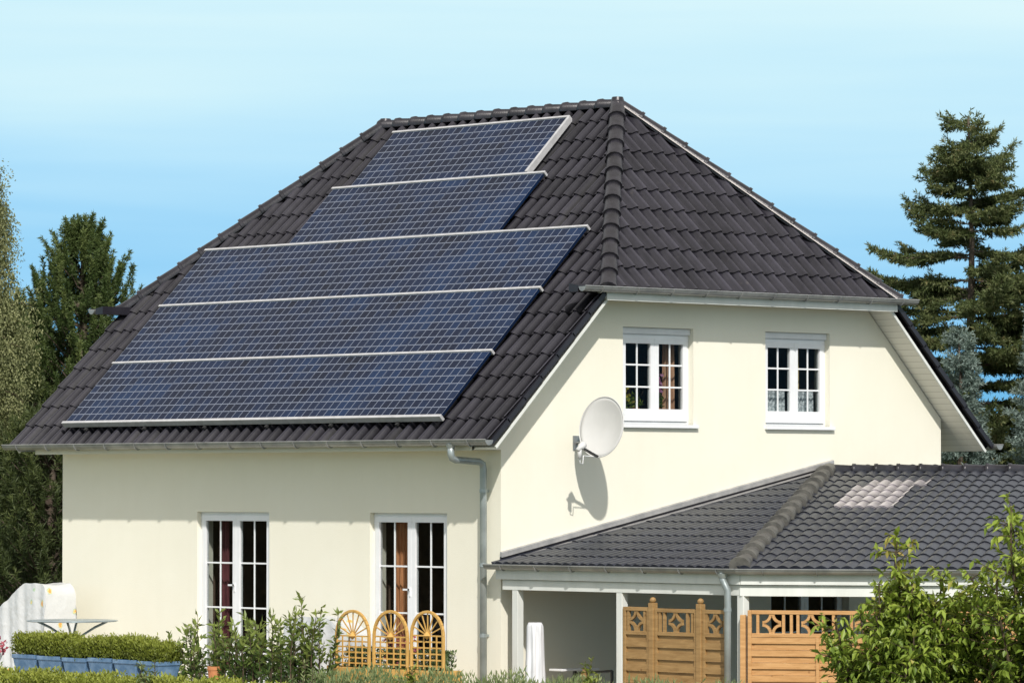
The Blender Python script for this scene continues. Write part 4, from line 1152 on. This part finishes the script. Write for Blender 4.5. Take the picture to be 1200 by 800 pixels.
# covered garden furniture
def draped(name, pts_lo, pts_hi, prof, loc, label):
    pass
def cloth(name, outline, y0, y1, zbot, label, seed, sub=26):
    """cloth thrown over furniture: outline = [(x, z)] top silhouette; falls to zbot around"""
    rd = random.Random(seed); xs = [p[0] for p in outline]
    def top(x):
        for (xa, za), (xb, zb_) in zip(outline, outline[1:]):
            if xa <= x <= xb: return za + (zb_ - za) * (x - xa) / max(1e-6, xb - xa)
        return outline[0][1] if x < xs[0] else outline[-1][1]
    v, f = [], []; nx, nr = sub * 2, 22
    x0, x1 = xs[0], xs[-1]; ph = [rd.uniform(0, 6) for _ in range(6)]
    for i in range(nx + 1):
        x = x0 + (x1 - x0) * i / nx; zt_ = top(x)
        for j in range(nr + 1):
            u = j / nr
            if u < .36: w = u / .36; y = y0 - .06 * (1 - w); z = zbot + (zt_ - zbot) * w; amp = .035 * (1 - w * .6)
            elif u < .64: w = (u - .36) / .28; y = y0 + (y1 - y0) * w; z = zt_ - .03 * math.sin(w * PI) ; amp = .012
            else: w = (u - .64) / .36; y = y1 + .06 * w; z = zt_ - (zt_ - zbot) * w; amp = .035 * w
            y += amp * .6 * (math.sin(x * 17 + ph[0]) + .6 * math.sin(x * 31 + ph[1] + z * 4)); xx = x + .012 * math.sin(z * 19 + ph[2] + y * 5)
            z += .004 * math.sin(x * 23 + y * 14 + ph[3])
            v.append((xx, y, max(z, zbot)))
    for i in range(nx):
        for j in range(nr):
            o = i * (nr + 1) + j; f.append((o, o + nr + 1, o + nr + 2, o + 1))
    k = nr + 1; f.append(tuple(range(k))); f.append(tuple(nx * k + j for j in reversed(range(k))))
    loc = ((x0 + x1) / 2, (y0 + y1) / 2, zbot)
    o = meshobj(name, v, f, M['cover'], None, True, loc=loc)
    autosmooth(o, 60)
    return tag(o, label, 'furniture cover')
cloth('furniture_cover', [(-10.24, 1.22), (-10.12, 1.33), (-9.75, 1.53), (-9.44, 1.735), (-9.36, 1.75), (-8.98, 1.75), (-8.90, 1.70), (-8.84, 1.58)], -1.0, -.45, TZ, 'white flowered plastic cover draped over tall garden furniture at the left house corner', 5)
cloth('furniture_cover', [(-3.42, 1.30), (-3.30, 1.36), (-3.0, 1.39), (-2.5, 1.38), (-2.1, 1.18), (-1.75, 1.10)], -.95, -.5, TZ, 'white flowered plastic cover draped between the two french doors', 6)
# glass garden table
t = thing('garden_table', (-6.88, -2, TZ), 'round glass topped garden table with curved metal legs behind the blue pots', 'table')
m = MB(); m.lathe((-6.88, -2, 1.255), [(0, 0), (.64, 0), (.655, .01), (.64, .02), (0, .02)], 40); part('tabletop', m, M['tabmetal'], t, True)
for k in range(4):
    an = PI / 4 + k * PI / 2; c_, s_ = math.cos(an), math.sin(an)
    m = MB(); m.tube([(-6.88 + c_ * r_, -2 + s_ * r_, TZ + h_) for r_, h_ in ((.5, 0), (.3, .25), (.08, .5), (.10, .68), (.32, .82), (.5, .905))], .018, 8); part('leg', m, M['tabmetal'], t, True)
# stone urn
t = thing('flower_urn', (-7.12, -3.3, TZ), 'white stone urn of dark red flowers at the bottom left corner', 'urn')
m = MB(); m.lathe((-7.12, -3.3, TZ), [(0, 0), (.16, 0), (.16, .06), (.07, .12), (.06, .22), (.15, .32), (.20, .45), (.22, .5), (.18, .5), (0, .46)], 24); part('urn', m, M['potwhite'], t, True)
rng = np.random.default_rng(9); n = 300; C = np.array([-7.12, -3.3, TZ + .5]) + rng.normal(size=(n, 3)) * [.1, .1, .06] + [0, 0, .08]
leaves('blossom', C, rdir(n), rdir(n), .07, .05, rng.random(n), M['fl_wine'], t)
# folded parasol
t = thing('folded_parasol', (1.63, -.9, 0), 'closed white parasol standing in front of the patio roof', 'parasol')
m = MB(); v = []; n = 36
for (z, r_) in ((1.36, .055), (1.385, .085), (1.37, .095), (1.30, .085), (1.1, .095), (.8, .11), (.5, .125), (.25, .13), (.12, .12)):
    pass
prof = [(1.40, .06), (1.41, .085), (1.36, .105), (1.2, .10), (.95, .105), (.7, .115), (.45, .125), (.25, .13), (.15, .12)]
base = 0
for z, r_ in prof:
    for k in range(n):
        a = 2 * PI * k / n; rr = r_ * (1 + .22 * math.cos(a * 7) * min(1, (1.43 - z) * 5)); m.v.append((1.63 + math.cos(a) * rr, -.9 + math.sin(a) * rr, z))
for i in range(len(prof) - 1):
    for k in range(n): o = i * n; m.f.append((o + k, o + (k + 1) % n, o + n + (k + 1) % n, o + n + k))
m.f.append(tuple(range(n)))
part('canopy', m, M['parasol'], t, True)
m = MB(); m.tube([(1.63, -.9, 0.06), (1.63, -.9, 1.38)], .02, 8); part('pole', m, M['alu'], t); m = MB(); m.lathe((1.63, -.9, 0), [(0, 0), (.24, 0), (.24, .05), (.05, .09), (0, .09)], 20); part('base', m, M['potwhite'], t)
# small white table under the patio roof
t = thing('side_table', (.75, .9, 0), 'small white topped table on a dark frame under the patio roof', 'table')
m = MB(); m.box(.36, .62, .55, 1.25, .70, .73); part('tabletop', m, M['white'], t, bevel=.006)
m = MB(); m.bar((.50, .9, .70), (.50, .9, 0), .04, .04); m.bar((.5, .9, .66), (1.12, 1.0, .71), .03, .03); m.bar((1.12, 1.0, .71), (1.12, 1.0, 0), .03, .03); m.bar((.52, .9, .45), (1.1, 1.0, .2), .025, .025); part('frame', m, M['dark'], t)
m = MB(); m.box(.92, .99, .62, .69, 0, .70); m.lathe((.955, .655, .70), [(.0, 0), (.04, 0), (.03, .05), (0, .06)], 10); single('wooden_stake', m, M['woodL'], (.955, .655, 0), 'short round topped wooden stake beside the small white table', 'stake')

# plants behind the upper window
def sill_plant(y, z, h, w, mat, lm, name, label, nfl, seed, fz=(.5, 1)):
    global rng; rng = np.random.default_rng(seed)
    t = thing(name, (-.25, y, z), label, 'houseplant')
    m = MB(); m.lathe((-.25, y, z), [(0, 0), (.045, 0), (.06, .10), (0, .10)], 12); part('pot', m, M['terra'], t, True)
    m = MB()
    for k in range(5): m.tube([(-.25, y, z + .1), (-.25, y + w * (k - 2) * .2, z + h * .6), (-.24, y + w * (k - 2) * .35, z + h)], .003, 4, False)
    part('stem', m, M['stem'], t)
    n = 90; C = np.column_stack([np.full(n, -.25) + rng.uniform(-.04, .04, n), y + rng.uniform(-w / 2, w / 2, n), z + .1 + rng.random(n) * h * .35])
    leaves('foliage', C, rdir(n) + [0, 0, .5], rdir(n), .09, .035, rng.random(n), lm, t)
    C = np.column_stack([np.full(nfl, -.24) + rng.uniform(-.04, .04, nfl), y + rng.uniform(-w / 2, w / 2, nfl) * .8, z + h * rng.uniform(fz[0], fz[1], nfl)])
    leaves('blossom', C, rdir(nfl), np.tile([1.0, 0, 0], (nfl, 1)), .05, .05, rng.random(nfl), mat, t)
m = MB(); m.box(-.34, -.20, 2.31, 3.68, WZ[0], WZ[0] + .02); part('inner_sill', m, M['white'], house)
m = MB(); m.box(-.34, -.20, 5.16, 6.49, WZ[0], WZ[0] + .02); part('inner_sill', m, M['white'], house)
sill_plant(2.52, WZ[0] + .14, .40, .26, M['fl_yellow'], M['lf_light'], 'houseplant', 'yellow flowering houseplant inside the left upper window', 40, 301)
sill_plant(2.78, WZ[0] + .14, .34, .22, M['lf_light'], M['lf_green'], 'houseplant', 'green leafy houseplant inside the left upper window', 30, 302)
sill_plant(3.20, WZ[0] + .14, .60, .20, M['fl_pink'], M['lf_light'], 'orchid', 'pink orchid inside the left upper window', 90, 303, (.45, 1))

# low planting along the bottom
def planting(name, x0, x1, yc, zlo, zhi, n, mat, label, cat, ll, lw, seed, wob=.04, dep=.3, kind=None, group=None, up=.6):
    global rng; rng = np.random.default_rng(seed)
    xs = rng.uniform(x0, x1, n); top = zhi + wob * np.sin(xs * 5.1 + seed) + wob * .6 * np.sin(xs * 13.7)
    C = np.column_stack([xs, yc + rng.uniform(-dep, dep, n), zlo + (top - zlo) * rng.random(n) ** .7])
    Dv = rdir(n); Dv[:, 2] = np.abs(Dv[:, 2]) + up
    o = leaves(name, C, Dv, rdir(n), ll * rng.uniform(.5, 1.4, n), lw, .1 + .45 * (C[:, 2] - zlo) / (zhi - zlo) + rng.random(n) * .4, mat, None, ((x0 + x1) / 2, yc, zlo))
    return tag(o, label, cat, group, kind)
planting('low_hedge', -4.9, 1.3, -5.0, .0, .70, 26000, M['lf_box'], 'low clipped green hedge along the bottom in front of the laurel', 'hedge', .06, .028, 51)
planting('flower_border', -6.6, -4.7, -5.0, .0, .70, 6000, M['lf_grey'], 'pale yellow and grey leaved border plants below the blue pots', 'plants', .08, .03, 52, .06, kind='stuff')
planting('flower_border', 1.2, 9.5, -4.2, .0, .84, 16000, M['lf_grey'], 'soft grey green border plants along the bottom from the trellises to the bushes', 'plants', .09, .02, 53, .07, .25, kind='stuff', up=1.4)

for (x, y, h, sd_, mat, lb) in ((1.35, -4.6, 1.12, 61, 'lf_grey', 'pale flowering perennial standing before the downpipe'), (6.3, -4.4, 1.18, 62, 'lf_light', 'thin leafy shoots in front of the brown fence'),
    (-.9, -5.2, 1.0, 63, 'lf_grey', 'grey green perennial in front of the middle trellis planter'), (3.3, -4.5, 1.06, 64, 'lf_light', 'small leafy shoots in front of the closed parasol'), (8.1, -4.3, 1.0, 65, 'lf_grey', 'low perennial at the foot of the golden fence')):
    broadleaf((x, y), h, .22, sd_, lb, None, M[mat], nst=7, nleaf=420, ll=.09, lw=.025, name='perennial_plant', cat='plant', hang=.1, trunkr=.008, sub=3, shape=.3)
# ------------------------------------------------------------------ ground
def sheet(name, x0, x1, y0, y1, z, mat, nx=1):
    m = MB(); m.poly([(x0, y0, z), (x1, y0, z), (x1, y1, z), (x0, y1, z)]); o = meshobj(name, m.v, m.f, mat, None); o['kind'] = 'structure'; return o
sheet('ground', -1500, 1500, -1500, 1500, 0.0, M['grass'])
m = MB(); m.box(-12.0, .2, -4.2, -.003, .002, TZ); o = meshobj('terrace', m.v, m.f, M['paving'], None); o['kind'] = 'structure'
sheet('patio_floor', .01, 6.0, -1.6, 11.5, .006, M['slab'])

# ------------------------------------------------------------------ light, sky, camera
sa_, sb_ = 1.0, .69
sd = Vector((sa_, -sb_, 1.0)).normalized()
el = math.asin(sd.z); az = math.atan2(sd.x, sd.y)
sun = bpy.data.lights.new('sun', 'SUN'); sun.energy = 4.0; sun.angle = R(1.0); sun.color = (1, .955, .90)
so = bpy.data.objects.new('sun', sun); col.objects.link(so); so.rotation_euler = sd.to_track_quat('Z', 'Y').to_euler(); so.location = (20, -20, 30)
w = bpy.data.worlds.new('World'); sc.world = w; w.use_nodes = True; t = w.node_tree
bg = t.nodes['Background']
sky = N(t, 'ShaderNodeTexSky', sky_type='NISHITA'); sky.sun_disc = False; sky.sun_elevation = el; sky.sun_rotation = az
sky.air_density = 1.2; sky.dust_density = 1.0; sky.ozone_density = 2.0
mul = N(t, 'ShaderNodeVectorMath', operation='SCALE'); mul.inputs['Scale'].default_value = .15
t.links.new(sky.outputs[0], mul.inputs[0])
tc = N(t, 'ShaderNodeTexCoord'); sep = N(t, 'ShaderNodeSeparateXYZ'); t.links.new(tc.outputs['Generated'], sep.inputs[0])
# low band of haze and stretched thin cloud above the horizon (direction based)
mp = N(t, 'ShaderNodeMapping'); mp.inputs['Scale'].default_value = (3.0, 3.0, 38.0); t.links.new(tc.outputs['Generated'], mp.inputs[0])
nz = N(t, 'ShaderNodeTexNoise', Scale=1.5, Detail=4, Roughness=.45, Distortion=.2); t.links.new(mp.outputs[0], nz.inputs['Vector'])
add = N(t, 'ShaderNodeMath', operation='MULTIPLY_ADD'); add.inputs[1].default_value = .06
sb0 = N(t, 'ShaderNodeMath', operation='SUBTRACT'); sb0.inputs[1].default_value = .5
t.links.new(nz.outputs['Fac'], sb0.inputs[0]); t.links.new(sb0.outputs[0], add.inputs[0]); t.links.new(sep.outputs['Z'], add.inputs[2])
rp = ramp(t, [(0, (.15, .48, .80)), (.035, (.20, .55, .88)), (.055, (.33, .67, .95)), (.075, (.47, .78, .98)), (.095, (.60, .87, .98)), (.115, (.72, .94, .98)), (.13, (.80, .96, .98)), (.30, (.62, .70, .76))])
t.links.new(add.outputs[0], rp.inputs[0])
mr = N(t, 'ShaderNodeMapRange', interpolation_type='SMOOTHSTEP'); mr.inputs['From Min'].default_value = .16; mr.inputs['From Max'].default_value = .42
t.links.new(sep.outputs['Z'], mr.inputs['Value'])
hz = N(t, 'ShaderNodeMix', data_type='RGBA'); hz.inputs[0].default_value = .6; t.links.new(mul.outputs[0], hz.inputs[6]); hz.inputs[7].default_value = (1.0, .90, .74, 1)   # warm haze overhead, out of view, added to fill and warm the shade
mx = N(t, 'ShaderNodeMix', data_type='RGBA'); t.links.new(mr.outputs[0], mx.inputs[0]); t.links.new(rp.outputs[0], mx.inputs[6]); t.links.new(hz.outputs[2], mx.inputs[7])
t.links.new(mx.outputs[2], bg.inputs[0]); bg.inputs['Strength'].default_value = 1.0

cam = bpy.data.cameras.new('camera'); co = bpy.data.objects.new('camera', cam); col.objects.link(co)
co.location = (43.2402, -39.9344, 3.172)
yaw, pit = R(47.13), R(1.9146)
co.rotation_euler = (PI / 2 + pit, 0, yaw)
cam.sensor_width = 36; cam.lens = 36 * 5109.118 / 1200
cam.clip_start = .5; cam.clip_end = 4000
cam.dof.use_dof = True; cam.dof.focus_distance = 60; cam.dof.aperture_fstop = 9
sc.camera = co
sc.view_settings.view_transform = 'Standard'; sc.view_settings.look = 'None'; sc.view_settings.exposure = 0
sc.render.engine = 'CYCLES'
sc.cycles.max_bounces = 6; sc.cycles.transparent_max_bounces = 8; sc.cycles.use_denoising = True
